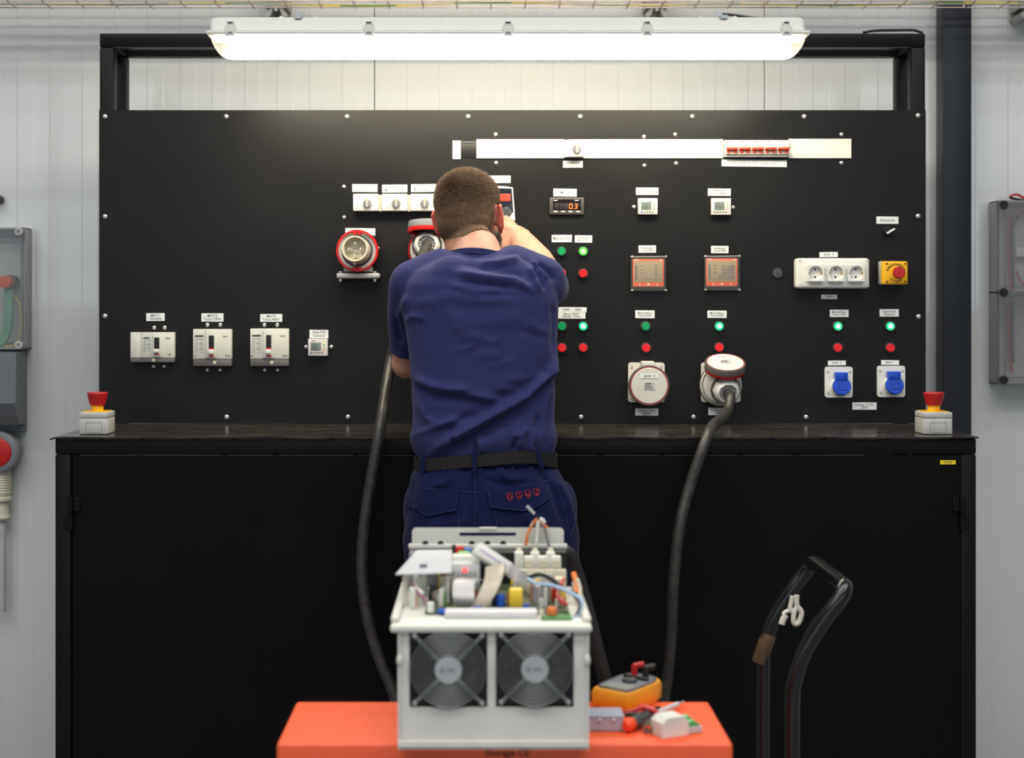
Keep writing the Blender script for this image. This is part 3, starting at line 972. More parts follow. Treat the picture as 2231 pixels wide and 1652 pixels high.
# --- RPM display
t = thing('rpm_meter', at(1234, 468), 'black panel meter showing orange digits 0.3', 'meter')
M_mtr = mat('meter_bezel', (74, 70, 68), rough=0.4)
a, b = P(1197, 468), P(1272, 431)
MB().box(a.x, b.x, -0.010, -0.0003, a.z, b.z, r=0.0018).build('bezel', M_mtr, t)
plate('window', mat('meter_window', (30, 24, 24), rough=0.12), 1204, 1265, 435, 458, 0.0008, t, r=0.0003, base=0.0101)
SEG = {'0': 'abcdef', '3': 'abgcd', '8': 'abcdefg'}
def digit(mb, c, w, h, ch, th):
    x, y, z = c
    sl = 0.08
    def hb(zz):
        o = sl * (zz - z)
        mb.box(x - w / 2 + th * 0.6 + o, x + w / 2 - th * 0.6 + o, y - 0.0003, y, zz - th / 2, zz + th / 2)
    def vb(xx, z0, z1):
        o = sl * ((z0 + z1) / 2 - z)
        mb.box(xx - th / 2 + o, xx + th / 2 + o, y - 0.0003, y, z0 + th * 0.3, z1 - th * 0.3)
    for s in SEG[ch]:
        if s == 'a': hb(z + h / 2)
        if s == 'd': hb(z - h / 2)
        if s == 'g': hb(z)
        if s == 'f': vb(x - w / 2, z, z + h / 2)
        if s == 'b': vb(x + w / 2, z, z + h / 2)
        if s == 'e': vb(x - w / 2, z - h / 2, z)
        if s == 'c': vb(x + w / 2, z - h / 2, z)
M_dim = mat('unlit_segment', (92, 82, 80), rough=0.3)
M_lits = mat('lit_orange_segment', (255, 120, 50), emit=(255, 112, 44), estr=2.2)
m = MB()
for k in range(3):
    digit(m, at(1213 + k * 10, 450, 0.0112), 0.0072, 0.0125, '8', 0.0013)
m.build('unlit_digits', M_dim, t)
m = MB()
digit(m, at(1243, 450, 0.0112), 0.0078, 0.013, '0', 0.0017)
digit(m, at(1254, 450, 0.0112), 0.0072, 0.013, '3', 0.0017)
v = at(1248.5, 455, 0.0112)
m.box(v.x - 0.0008, v.x + 0.0008, -0.0115, -0.0112, v.z - 0.0008, v.z + 0.0008)
m.build('lit_digits', M_lits, t)
for k in range(4):
    MB().ell(at(1210 + k * 16.3, 462, 0.0105), 0.0068, 0.0016, 0.0024).build('key', M_lgrey, t)
m = MB()
for xa, w in ((1206, 8), (1252, 8)):
    v = at(xa, 437.5, 0.0111)
    m.box(v.x, v.x + w * S, -0.0113, -0.0110, v.z - 0.001, v.z + 0.001)
m.build('print', M_label, t)

# --- push buttons
def button(x, y, lens, label, core=None):
    t = thing('push_button', at(x, y + 11.5), label, 'button', 'round push buttons on the control board')
    r = 11.4 * S
    c = at(x, y)
    MB().lathe(c, (0, -1, 0), [(r, 0.0002), (r, 0.006), (r * 0.94, 0.0085), (r * 0.82, 0.0085), (r * 0.80, 0.005), (0, 0.005)], n=28).build('bezel', mat('button_bezel', (70, 62, 60), rough=0.35), t)
    MB().lathe(c, (0, -1, 0), [(r * 0.80, 0.0052), (r * 0.80, 0.0105), (r * 0.74, 0.0125), (r * 0.5, 0.0130), (r * 0.46, 0.0124), (0, 0.0126)], n=28).build('lens', lens, t)
    if core:
        MB().lathe(c, (0, -1, 0), [(r * 0.44, 0.0126), (r * 0.38, 0.0134), (0, 0.0136)], n=20).build('lamp_core', core, t)
button(1223, 548, M_green, 'dark green push button below the Motor DC label')
button(1270, 548, M_lit2, 'yellow-green lit push button below the Ventilación label', M_ledy)
button(1223, 596, M_redbtn, 'red push button mostly hidden by the right sleeve')
button(1270, 596, M_redbtn, 'red push button right below the yellow-green lit button')
button(1224, 711, M_green, 'dark green push button at the edge of the shirt, below Estrella')
button(1270, 711, M_lit, 'lit green push button below the word Delta', M_ledw)
button(1224, 758, M_redbtn, 'red push button beside the shirt, below the green Estrella button')
button(1270, 758, M_redbtn, 'red push button below the lit Delta button')
button(1406, 711, M_green, 'dark green push button above the closed round socket')
button(1407, 758, M_redbtn, 'red push button just above the closed round socket')
button(1566, 711, M_lit, 'lit green push button above the open round socket', M_ledw)
button(1566, 757, M_redbtn, 'red push button touching the raised lid of the open socket')
button(1824, 711, M_lit, 'lit green push button above the left blue socket', M_ledw)
button(1824, 758, M_redbtn, 'red push button above the left blue socket')
button(1938, 711, M_lit, 'lit green push button below the Inserción General label', M_ledw)
button(1938, 758, M_redbtn, 'red push button above the right blue socket')
MB().lathe(at(1694, 595.5), (0, -1, 0), [(11.2 * S, 0.0002), (11.2 * S, 0.003), (10 * S, 0.0055), (4 * S, 0.0065), (0, 0.0063)], n=28).build(
    'hole_plug', M_dgrey, None, 'round dark grey hole plug left of the triple wall socket', 'plug')
# selector switch
t = thing('selector_switch', at(1934, 516), 'black selector switch with white pointer below the Iluminación label', 'switch')
MB().lathe(at(1934, 505), (0, -1, 0), [(11 * S, 0.0002), (11 * S, 0.006), (9.5 * S, 0.009), (0, 0.009)], n=28).build('bezel', M_black, t)
Mx = Matrix.Translation(at(1936, 504.5)) @ Matrix.Rotation(math.radians(-31), 4, 'Y')
MB().box(-0.0135, 0.0135, -0.020, -0.0092, -0.0055, 0.0045, r=0.002, M=Mx).build('handle', M_black, t)
MB().box(-0.0125, 0.0135, -0.0212, -0.0202, -0.0026, 0.0026, r=0.0003, seg=1, M=Mx).build('pointer', M_label, t)

# --- network analysers
def analyser(x0, x1, y0, y1, label, digits):
    t = thing('network_analyser', at((x0 + x1) / 2, y1), label, 'meter', 'orange-framed network analysers')
    plate('case', M_black, x0, x1, y0, y1, 0.012, t, r=0.0015)
    fx0, fx1, fy0, fy1 = x0 + 2.5, x1 - 3.5, y0 + 6, y1 - 7
    plate('frame', M_orange, fx0, fx1, fy0, fy1, 0.004, t, r=0.0012, base=0.0122)
    sx0, sx1, sy0, sy1 = fx0 + 2.5, fx1 - 3, fy0 + 4.5, fy1 - 10
    plate('lcd_screen', M_lcd, sx0, sx1, sy0, sy1, 0.0006, t, r=0.0002, base=0.0163)
    m = MB()
    W = sx1 - sx0; Hh = sy1 - sy0
    for k in range(14):
        v = at(sx0 + 2.5, sy0 + 9 + k * 2.3)
        m.box(v.x, v.x + (3 + 3 * (k % 2)) * S, -0.0173, -0.0170, v.z - 0.0009, v.z + 0.0009)
    for k in range(7):
        v = at(sx0 + 16 + k * 6.5, sy1 - 6)
        m.box(v.x, v.x + 5 * S, -0.0173, -0.0170, v.z - 0.0006, v.z + 0.0006)
    for k in range(3):
        v = at(sx0 + 14, sy0 + 10 + k * 8)
        m.box(v.x, v.x + 5 * S, -0.0173, -0.0170, v.z - 0.001, v.z + 0.001)
    m.build('screen_bars', M_lcdink, t)
    m = MB()
    if digits:
        for r_, s_ in enumerate(('011268', '000000', '000000', '0011268')):
            m.text(s_, 0.0125, face_at(at(sx1 - 18 - (2.5 if len(s_) > 6 else 0), sy0 + 12.5 + r_ * 7.6, 0.0171)))
    else:
        for r_ in range(4):
            m.text('0', 0.0125, face_at(at(sx1 - 14, sy0 + 11 + r_ * 7.6, 0.0171)))
    m.build('screen_digits', M_lcdink, t)
    m = MB()
    cy = fy1 - 5
    cxm = (fx0 + fx1) / 2
    for s in (-1, 1):
        v = at(cxm + s * 20 * 0.95, cy, 0.0165)
        for u in (-1, 1):
            Mx = Matrix.Translation(v + Vector((0, 0, u * 0.0016))) @ Matrix.Rotation(s * u * math.radians(48), 4, 'Y')
            m.box(-0.0022, 0.0022, -0.0003, 0, -0.0005, 0.0005, M=Mx)
    for k in range(3):
        v = at(cxm, cy - 1.5 + k * 1.5, 0.0165)
        m.box(v.x - 0.0036, v.x + 0.0036, v.y - 0.0003, v.y, v.z - 0.0005, v.z + 0.0005)
    m.text('VMC', 0.0056, face_at(at(fx0 + 7.5, fy0 + 2.4, 0.0165)), bold=0.0001)
    v = at(fx1 - 9, fy0 + 2.2, 0.0165)
    m.box(v.x, v.x + 6 * S, v.y - 0.0003, v.y, v.z - 0.0009, v.z + 0.0009)
    m.build('key_print', M_label, t)
    # protective film, folded over at the corners
    f = MB()
    a, b = P(x0 - 2, y1 + 2), P(x1 + 1, y0 - 1)
    g = []
    for j in range(7):
        g.append([(a.x + (b.x - a.x) * i / 6, -0.0182 - 0.0008 * math.sin(i * 2.1 + j * 1.3), a.z + (b.z - a.z) * j / 6) for i in range(7)])
    f.grid(g)
    f.build('protective_film', clear_mat('clear_film', (226, 226, 222), 0.07, rough=0.1) if 'clear_film' not in MATS else MATS['clear_film'], t)
    m = MB()
    for (xx, yy) in ((x0, y0), (x1, y0), (x0, y1), (x1, y1)):
        v = at(xx, yy, 0.014)
        m.extrude_poly([v + Vector((-0.004, 0, -0.001)), v + Vector((0.005, -0.002, -0.003)), v + Vector((0.003, 0, 0.003))], (0, 0.0006, 0))
    v0, v1 = at(x0 - 2, y0 + 1.5, 0.0150), at(x1 + 2, y0 + 0.5, 0.0150)
    m.tube([v0, (v0 + v1) / 2 + Vector((0, -0.001, 0)), v1], 0.0011, n=5)
    m.build('film_fold', mat('film_crease', (170, 164, 152), rough=0.3), t)
analyser(1375, 1448, 559, 632, 'orange-framed analyser whose screen shows single zeros', False)
analyser(1534, 1608, 558, 631, 'orange-framed analyser whose screen shows long digit rows', True)

# --- triple wall socket
t = thing('triple_socket', at(1808, 629), 'white box with three round wall sockets in a row', 'socket')
a, b = P(1728, 629), P(1887, 563.5)
MB().box(a.x, b.x, -0.038, -0.0003, a.z, b.z, r=0.009, seg=4).build('box', M_white, t)
for xx, yy in ((1737, 569.5), (1883, 569.5), (1737, 623.5), (1883, 623.5)):
    MB().lathe(at(xx, yy, 0.0372), (0, -1, 0), [(0.0042, 0), (0.0038, 0.0012), (0.0018, 0.0012), (0.0014, 0.0004), (0, 0.0004)], n=12).build('screw', M_lgrey, t)
MB().box(P(1744, 0).x, P(1876, 0).x, -0.0388, -0.0376, P(0, 616).z, P(0, 577).z, r=0.0006, seg=1).build('cover_frame', M_white, t)
for cxx in (1768.5, 1812.5, 1856):
    s = MB()
    v = at(cxx, 596.3)
    hw = 17.6 * S
    # square insert with a round well: ring faces between square and circle, then the well
    n = 32
    sq, ci, cb = [], [], []
    for i in range(n):
        an = 2 * math.pi * i / n + math.pi / 4
        ca, sa = math.cos(an), math.sin(an)
        k = hw / max(abs(ca), abs(sa))
        sq.append((v.x + ca * k, -0.0495, v.z + sa * k))
        ci.append((v.x + ca * hw * 0.88, -0.0495, v.z + sa * hw * 0.88))
        cb.append((v.x + ca * hw * 0.82, -0.0392, v.z + sa * hw * 0.82))
    s.loft([[(p[0], -0.0390, p[2]) for p in sq], sq, ci, cb], caps=False)
    s.bm.faces.new([s.bm.verts.new(p) for p in cb])
    so = s.build('socket_insert', M_white, t)
    for dy in (-8.3, 8.3):
        MB().lathe(at(cxx, 596.3 + dy, 0.0393), (0, -1, 0), [(0.0029, 0), (0.0029, 0.0005), (0, 0.0005)], n=12).build('pin_hole', M_inkb, so)
    for dx in (-13, 13):
        w = at(cxx + dx, 596.3)
        MB().box(w.x - 0.0016, w.x + 0.0016, -0.046, -0.0394, w.z - 0.0025, w.z + 0.0025, r=0.0005, seg=1).build('earth_clip', M_brass, so)
    w = at(cxx - 8, 605.5, 0.0394)
    MB().box(w.x - 0.002, w.x + 0.002, -0.0398, -0.0394, w.z - 0.001, w.z + 0.001).build('blue_mark', mat('blue_print', (70, 140, 210)), so)

# --- EMERGENCY STOP box on the board
t = thing('emergency_stop_box', at(1940, 621), 'yellow emergency stop box with red mushroom on the board', 'button')
a, b = P(1912, 621), P(1968, 570)
MB().box(a.x, b.x, -0.026, -0.0003, a.z, b.z, r=0.004, seg=3).build('base', M_lgrey, t)
MB().box(a.x + 0.0005, b.x - 0.0005, -0.046, -0.0262, a.z + 0.0005, b.z - 0.0005, r=0.005, seg=3).build('cover', M_yellow, t)
for xx, yy in ((1922, 576), (1962, 576), (1922, 615), (1962, 615)):
    MB().lathe(at(xx, yy, 0.0461), (0, -1, 0), [(0.0036, 0), (0.0032, 0.0006), (0.0014, 0.0006), (0, -0.0006)], n=12).build('screw', mat('bronze_screw', (150, 96, 40), rough=0.4, metal=0.6), t)
c = at(1944.5, 595.5, 0.0461)
MB().lathe(c, (0, -1, 0), [(0.012, 0), (0.012, 0.008), (0.0165, 0.011), (0.017, 0.018), (0.0155, 0.0215), (0.006, 0.0225), (0, 0.0222)], n=30).build('mushroom', M_redd, t)
MB().lathe(c + Vector((0, -0.0222, 0)), (0, -1, 0), [(0.0098, -0.0004), (0.0098, 0.0004), (0.0082, 0.0004), (0.0082, -0.0004)], n=24).build('arrow_ring', mat('pale_red_print', (214, 70, 70)), t)
m = MB()
cc = at(1941.5, 597, 0.0464)
for s_, a0, a1, rr_ in (('EMERGENCY', 158, 26, 0.0255), ('STOP', 232, 305, 0.0232)):
    for i, ch in enumerate(s_):
        an = math.radians(a0 + (a1 - a0) * i / (len(s_) - 1))
        if s_ == 'STOP':
            rot = math.pi / 2 + an
            p = cc + Vector((math.cos(an) * rr_, 0, math.sin(an) * rr_))
            m.text(ch, 0.0088, Matrix.Translation(p) @ Matrix.Rotation(-(an + math.pi / 2), 4, 'Y') @ FACE, bold=0.00025)
        else:
            p = cc + Vector((math.cos(an) * rr_, 0, math.sin(an) * rr_))
            m.text(ch, 0.0088, Matrix.Translation(p) @ Matrix.Rotation(-(an - math.pi / 2), 4, 'Y') @ FACE, bold=0.00025)
m.build('lettering', M_inkb, t)

# --- loose stop buttons standing on the worktop
def stop_on_top(x0, x1, ybot, label):
    Yf = -0.353
    a, b = P(x0, ybot, Yf), P(x1, ybot - 48, Yf)
    t = thing('stop_button_box', ((a.x + b.x) / 2, Yf + 0.036, TOPZ + 0.0005), label, 'button', 'grey stop button boxes on the worktop')
    z0 = TOPZ + 0.0008
    zt_ = z0 + 0.0565
    ym = Yf + 0.036
    MB().box(a.x, b.x, Yf, Yf + 0.072, z0, zt_ - 0.0155, r=0.0025).build('box', M_lgrey, t)
    MB().box(a.x - 0.0003, b.x + 0.0003, Yf - 0.0003, Yf + 0.0723, zt_ - 0.0152, zt_, r=0.003).build('lid', M_lgrey, t)
    cx = (a.x + b.x) / 2 + 0.001
    m = MB()
    for (u0, u1, w0, w1) in ((-0.021, 0.021, 0.0295, 0.0303), (-0.021, 0.021, 0.0045, 0.0053), (-0.021, -0.0202, 0.0045, 0.0303), (0.0202, 0.021, 0.0045, 0.0303)):
        m.box(cx + u0, cx + u1, Yf - 0.0006, Yf + 0.0002, z0 + w0, z0 + w1)
    m.build('moulded_panel', M_grey, t)
    MB().box(a.x + 0.006, b.x - 0.006, Yf + 0.006, Yf + 0.066, zt_ + 0.0001, zt_ + 0.0015).build('top_plate', M_yellow, t)
    MB().lathe((cx, ym, zt_ + 0.0016), (0, 0, 1), [(0.0155, 0), (0.0155, 0.016), (0, 0.016)], n=28).build('collar', M_yellow, t)
    MB().lathe((cx, ym, zt_ + 0.0162), (0, 0, 1), [(0.0, 0.0), (0.019, 0.0), (0.0215, 0.008), (0.0262, 0.028), (0.0265, 0.031), (0.025, 0.0335), (0.0, 0.0345)], n=32).build('mushroom', M_redd, t)
stop_on_top(172, 235, 947, 'grey box with red mushroom button on the left end of the worktop')
stop_on_top(2011, 2075, 946, 'grey box with red mushroom button on the right end of the worktop')

# --- blue sockets
def blue_socket(x0, x1, y0, y1, label):
    t = thing('blue_socket', at((x0 + x1) / 2, y1), label, 'socket', 'blue-lidded industrial sockets')
    a, b = P(x0, y1), P(x1, y0)
    poly = rrect(a.x, b.x, a.z, b.z, 0.007)
    MB().prism(poly, -0.008, -0.0003).build('flange', M_white, t)
    for xx, yy in ((x0 + 6, y0 + 11), (x1 - 6, y0 + 11), (x0 + 7, y1 - 10), (x1 - 6, y1 - 10)):
        MB().lathe(at(xx, yy, 0.0081), (0, -1, 0), [(0.0036, 0), (0.0032, 0.0014), (0.0014, 0.0014), (0, 0.0006)], n=12).build('screw', M_steel, t)
    c = at((x0 + x1) / 2 + 2, y0 + 43)
    MB().lathe(c, (0, -1, 0), [(0.027, 0.0082), (0.026, 0.020), (0.0, 0.020)], n=28).build('barrel', M_white, t)
    # tilted round lid and its hinge flap
    q = Matrix.Translation(c + Vector((0, -0.022, 0.0))) @ Matrix.Rotation(math.radians(-12), 4, 'X')
    l = MB()
    l.lathe((0, 0, 0), (0, -1, 0), [(0.0, 0), (0.0248, 0.0), (0.0256, 0.004), (0.0256, 0.011), (0.0235, 0.0135), (0.0, 0.0138)], n=32)
    bmesh.ops.transform(l.bm, matrix=q, verts=l.bm.verts)
    lid = l.build('lid', M_blue, t)
    l = MB().box(-0.014, 0.014, -0.0152, -0.0140, -0.012, 0.012, r=0.0005, seg=1, M=q)
    l.build('lid_print', mat('blue_plastic_dark', (16, 58, 170), rough=0.35), lid)
    MB().box(c.x - 0.017, c.x + 0.017, -0.034, -0.0082, c.z + 0.018, P(0, y0 + 11.5).z, r=0.002).build('hinge_flap', M_blue, t)
blue_socket(1796, 1856, 799, 866, 'left of the two blue-lidded sockets, below BASE 2')
blue_socket(1910, 1970, 797, 865, 'right of the two blue-lidded sockets, below BASE 1')

# --- closed 690 V socket
def flange(t, x0, x1, y0, y1):
    a, b = P(x0, y1), P(x1, y0)
    MB().prism(rrect(a.x, b.x, a.z, b.z, 0.008), -0.010, -0.0003).build('flange', M_beige2, t)
    for xx, yy in ((x0 + 8, y0 + 10), (x1 - 8, y0 + 10), (x0 + 8, y1 - 8), (x1 - 8, y1 - 8)):
        MB().lathe(at(xx, yy, 0.0101), (0, -1, 0), [(0.0042, 0), (0.0038, 0.0014), (0.0016, 0.0014), (0, 0.0005)], n=12).build('screw', M_steel, t)
M_beige2 = mat('off_white_socket', (214, 212, 202), rough=0.4, var=0.02)
M_ring = mat('warm_grey_ring', (96, 90, 86), rough=0.35)
def lid_parts(t, Mx, R, tag, name='lid'):
    """round screw lid, axis -Y in local space"""
    def L(prof, nm, mm, par, n=40):
        l = MB().lathe((0, 0, 0), (0, -1, 0), prof, n=n)
        bmesh.ops.transform(l.bm, matrix=Mx, verts=l.bm.verts)
        return l.build(nm, mm, par)
    lid = L([(R * 0.80, 0.004), (R, 0.004), (R, 0.020), (R * 0.97, 0.0225), (R * 0.925, 0.0225), (R * 0.925, 0.016), (0, 0.016)], name, M_ring, t)
    L([(R * 0.97, -0.004), (R * 0.99, 0.0), (R * 0.985, 0.0038), (R * 0.8, 0.0038), (R * 0.8, -0.004), (R * 0.97, -0.004)], 'red_seal', M_red, lid)
    L([(R * 0.92, 0.0162), (R * 0.92, 0.0228), (R * 0.895, 0.0228), (R * 0.895, 0.0162)], 'red_line', M_red, lid)
    L([(R * 0.89, 0.0162), (R * 0.89, 0.0222), (R * 0.86, 0.0236), (0, 0.0240)], 'lid_face', M_beige2, lid)
    l = MB().box(-0.025, 0.025, -0.0248, -0.0241, R * 0.36, R * 0.58, r=0.0003, seg=1, M=Mx)
    l.build('lid_label', M_label, lid)
    l = MB().text(tag, 0.0085, Mx @ Matrix.Translation((0, -0.0250, R * 0.47)) @ FACE, bold=0.00006, spacing=1.15)
    l.build('lettering', M_ink, lid)
    l = MB().box(-0.015, 0.015, -0.0248, -0.0241, -R * 0.2, R * 0.16, M=Mx)
    l.build('rating_plate', M_lgrey, lid)
    l = MB().box(-0.010, 0.006, -0.0252, -0.0248, R * 0.09, R * 0.13, M=Mx)
    for k in range(4):
        l.box(-0.013, 0.005 + 0.004 * (k % 2), -0.0252, -0.0248, R * (0.03 - 0.055 * k), R * (0.045 - 0.055 * k), M=Mx)
    l.build('rating_print', M_dgrey, lid)
    return lid
t = thing('closed_socket', at(1408, 877), 'industrial socket with closed round lid reading BASE 5', 'socket')
flange(t, 1368, 1447, 790, 876)
MB().lathe(at(1409, 838, 0.0102), (0, -1, 0), [(0.050, 0), (0.050, 0.03), (0, 0.03)], n=36).build('barrel', M_beige2, t)
a = at(1408, 790)
MB().box(a.x - 0.018, a.x + 0.018, -0.05, -0.0102, a.z - 0.012, a.z + 0.005, r=0.003).build('hinge', M_beige2, t)
lid_parts(t, Matrix.Translation(at(1409, 838, 0.040)), 44.5 * S * 0.985, 'BASE  5')

# --- open 400 V socket with the right-hand cable plugged in
t = thing('open_socket', at(1566, 877), 'industrial socket with raised round lid holding the right cable plug', 'socket')
flange(t, 1527, 1612, 790, 876)
c5 = at(1567, 838, 0.0102)
MB().lathe(c5, (0, -1, 0), [(0.0575, 0.008), (0.0575, 0.018), (0.0545, 0.020), (0.0535, 0.012), (0.05, 0.012), (0.05, 0.028), (0.046, 0.030), (0, 0.030)], n=40).build('barrel', M_beige2, t)
MB().lathe(c5, (0, -1, 0), [(0.0600, 0.010), (0.0600, 0.016), (0.0578, 0.0165), (0.0578, 0.0095), (0.0600, 0.010)], n=40).build('barrel_ring', M_ring, t)
Mx = Matrix.Translation(at(1571, 803, 0.062)) @ Matrix.Rotation(math.radians(-66), 4, 'X')
lid_parts(t, Mx, 45 * S * 0.97, 'BASE  4')
MB().box(P(1556, 0).x, P(1580, 0).x, -0.055, -0.03, P(0, 806).z, P(0, 796).z, r=0.002).build('hinge', M_beige2, t)

def cable_plug(origin, axis, label, ringmat):
    """round plug body with a cable gland, origin at its base on the socket"""
    t = thing('power_plug', origin, label, 'plug', 'round power plugs with cable glands')
    ax = Vector(axis).normalized()
    MB().lathe(origin, ax, [(0.0, 0.0), (0.040, 0.0), (0.041, 0.010), (0.040, 0.016), (0.0, 0.016)], n=36).build('collar', M_beige2, t)
    MB().lathe(origin, ax, [(0.0, 0.0162), (0.0412, 0.0162), (0.0416, 0.022), (0.040, 0.026), (0.0, 0.026)], n=36).build('grip_ring', ringmat, t)
    MB().lathe(origin, ax, [(0.0, 0.0262), (0.0375, 0.0262), (0.0365, 0.040), (0.033, 0.052), (0.029, 0.057), (0.026, 0.0575), (0.0235, 0.055), (0.022, 0.049), (0.0, 0.049)], n=10).build('body', M_white, t)
    MB().lathe(origin, ax, [(0.0, 0.0492), (0.0225, 0.0492), (0.0225, 0.052), (0.0, 0.052)], n=28).build('gland_seat', M_black, t)
    q = ax.to_track_quat('Z', 'Y').to_matrix()
    for k in range(14):
        an = 2 * math.pi * k / 14
        dr = q @ Vector((math.cos(an), math.sin(an), 0)); tn = q @ Vector((-math.sin(an), math.cos(an), 0))
        o = Vector(origin) + ax * 0.0545
        MB().extrude_poly([o + dr * 0.0145 + tn * 0.0022, o + dr * 0.0205 + tn * 0.0036, o + dr * 0.0205 - tn * 0.0036, o + dr * 0.0145 - tn * 0.0022], ax * -0.003).build('gland_tooth', M_lgrey, t)
    return t
ax5 = Vector((0.055, -1, -0.30)).normalized()
o5 = Vector((c5.x + 0.006, -0.0405, c5.z - 0.004))
cable_plug(o5, ax5, 'off-white power plug pushed into the open socket at the right', M_ring)
e5 = o5 + ax5 * 0.0555
pts = [e5, e5 + ax5 * 0.03, P(1584, 900, -0.16), P(1571, 914, -0.27), P(1552, 929, -0.385), P(1534, 968, -0.452), P(1500, 1070, -0.475), P(1479, 1160, -0.5), P(1467, 1280, -0.51),
       P(1462, 1400, -0.5), P(1449, 1520, -0.49), P(1425, 1680, -0.5), P(1385, 1840, -0.56)]
pts.append(Vector((0.36, -0.66, 0.016))); pts.append(Vector((0.20, -0.90, 0.016))); pts.append(Vector((-0.1, -1.05, 0.016)))
MB().tube(pts, 0.0142, n=14, smooth=8).build('power_cable', M_cable, None, 'thick black cable hanging from the plug in the right open socket', 'cable', 'thick hanging power cables')

# --- red-ringed inlet
t = thing('plug_inlet', at(779, 613), 'empty red-ringed plug inlet with four pins on a grey bracket', 'socket')
ci = P(778.5, 546.5, -0.055)
R = 46 * S * 0.985
MB().box(ci.x - 0.047, ci.x + 0.047, -0.045, -0.0003, ci.z - 0.047, ci.z + 0.045, r=0.004).build('housing', M_black, t)
a, b = P(749, 592, -0.045), P(811, 560, -0.045)
MB().box(a.x, b.x, -0.049, -0.008, a.z, b.z, r=0.003).build('bracket_neck', M_lgrey, t)
a, b = P(733.5, 607, -0.045), P(827, 595, -0.045)
MB().box(a.x, b.x, -0.052, -0.0005, a.z, b.z, r=0.005, seg=3).build('bracket', M_lgrey, t)
for xx in (742, 817):
    v = P(xx, 607.5, -0.035)
    MB().cyl((v.x, -0.035, v.z - 0.001), (v.x, -0.035, v.z - 0.005), 0.0062, n=6).cyl((v.x, -0.035, v.z - 0.005), (v.x, -0.035, v.z - 0.009), 0.0034, n=10).build('bolt', M_steel, t)
    v = P(xx, 594.5, -0.035)
    MB().cyl((v.x, -0.035, v.z + 0.0005), (v.x, -0.035, v.z + 0.004), 0.006, n=6).build('bolt', M_steel, t)
v = P(825.5, 541, -0.03)
MB().cyl((v.x - 0.006, -0.03, v.z), (v.x + 0.001, -0.03, v.z), 0.004, n=10).build('bolt', M_steel, t)
MB().lathe(ci, (0, -1, 0), [(R * 0.9, -0.012), (R, -0.010), (R, 0.006), (R * 0.98, 0.009), (R * 0.90, 0.009), (R * 0.89, 0.0), (R * 0.89, -0.012)], n=44).build('red_ring', M_red, t)
for s in (1, -1):
    for u in (-1, 1):
        MB().box(ci.x + u * 0.0065 - 0.0055, ci.x + u * 0.0065 + 0.0055, ci.y - 0.0085, ci.y, ci.z + s * R * 0.86 - 0.006, ci.z + s * R * 0.86 + 0.006, r=0.001, seg=1).build('latch', M_red, t)
MB().lathe(ci, (0, -1, 0), [(R * 0.885, -0.004), (R * 0.885, 0.002), (R * 0.74, 0.002), (R * 0.74, -0.004), (R * 0.885, -0.004)], n=40).build('inner_flange', M_lgrey, t)
MB().lathe(ci, (0, -1, 0), [(0, -0.01), (R * 0.75, -0.01), (R * 0.73, 0.0), (R * 0.70, 0.008), (0, 0.008)], n=36).build('gasket', M_dgrey, t)
axr = Vector((-0.10, -1, 0.13)).normalized()
co = ci + Vector((0, -0.006, 0))
MB().lathe(co, axr, [(R * 0.64, 0.0), (R * 0.61, 0.035), (R * 0.55, 0.035), (R * 0.54, 0.008), (0, 0.008)], n=36).build('shroud', M_beige, t)
for dx, dz, rr in ((0, 0.015, 0.0038), (-0.0165, -0.001, 0.0038), (0.0155, -0.001, 0.0038), (-0.001, -0.0185, 0.0042), (0.001, -0.0065, 0.0024)):
    p = co + axr * 0.008 + Vector((dx, 0, dz))
    MB().cyl(p, p + axr * 0.006, rr * 1.9, n=14).build('pin_base', M_beige, t)
    MB().lathe(p, axr, [(rr, 0.004), (rr, 0.024), (rr * 0.7, 0.026), (0, 0.0265)], n=14).build('pin', M_steel, t)
p = co + axr * 0.030 + Vector((-0.002, 0, -R * 0.61))
MB().box(p.x - 0.004, p.x + 0.004, p.y - 0.002, p.y + 0.02, p.z - 0.008, p.z + 0.003, r=0.0015).build('key_nib', M_beige, t)

# --- red-ringed socket with raised lid holding the left cable
t = thing('lidded_socket', at(935, 600), 'red-ringed socket with raised grey lid, partly behind the head', 'socket')
cl = P(933, 546, -0.05)
MB().box(cl.x - 0.047, cl.x + 0.047, -0.040, -0.0003, cl.z - 0.047, cl.z + 0.045, r=0.004).build('housing', M_black, t)
R2 = 43 * S
MB().lathe(cl, (0, -1, 0), [(0, -0.0095), (R2, -0.0095), (R2, 0.006), (R2 * 0.95, 0.007), (R2 * 0.93, -0.002), (0, -0.002)], n=44).build('red_ring', M_red, t)
MB().lathe(cl, (0, -1, 0), [(R2 * 0.92, -0.0015), (R2 * 0.90, 0.010), (R2 * 0.78, 0.014), (0, 0.014)], n=40).build('socket_body', M_beige2, t)
Mx = Matrix.Translation(P(931, 499, -0.085)) @ Matrix.Rotation(math.radians(-97), 4, 'X')
l = MB().lathe((0, 0, 0), (0, -1, 0), [(0, 0.020), (R2 * 0.93, 0.020), (R2 * 0.95, 0.016), (R2 * 0.95, 0.002), (R2 * 0.9, 0.0), (R2 * 0.86, 0.004), (R2 * 0.86, 0.016), (0, 0.016)], n=40)
bmesh.ops.transform(l.bm, matrix=Mx, verts=l.bm.verts)
lid = l.build('lid', M_grey, t)
l = MB().lathe((0, 0, 0), (0, -1, 0), [(R2 * 0.97, 0.001), (R2 * 0.99, -0.006), (R2 * 0.95, -0.011), (R2 * 0.85, -0.010), (R2 * 0.84, 0.001), (R2 * 0.97, 0.001)], n=40)
bmesh.ops.transform(l.bm, matrix=Mx, verts=l.bm.verts)
l.build('red_seal', M_red, lid)
a = P(938, 503, -0.066)
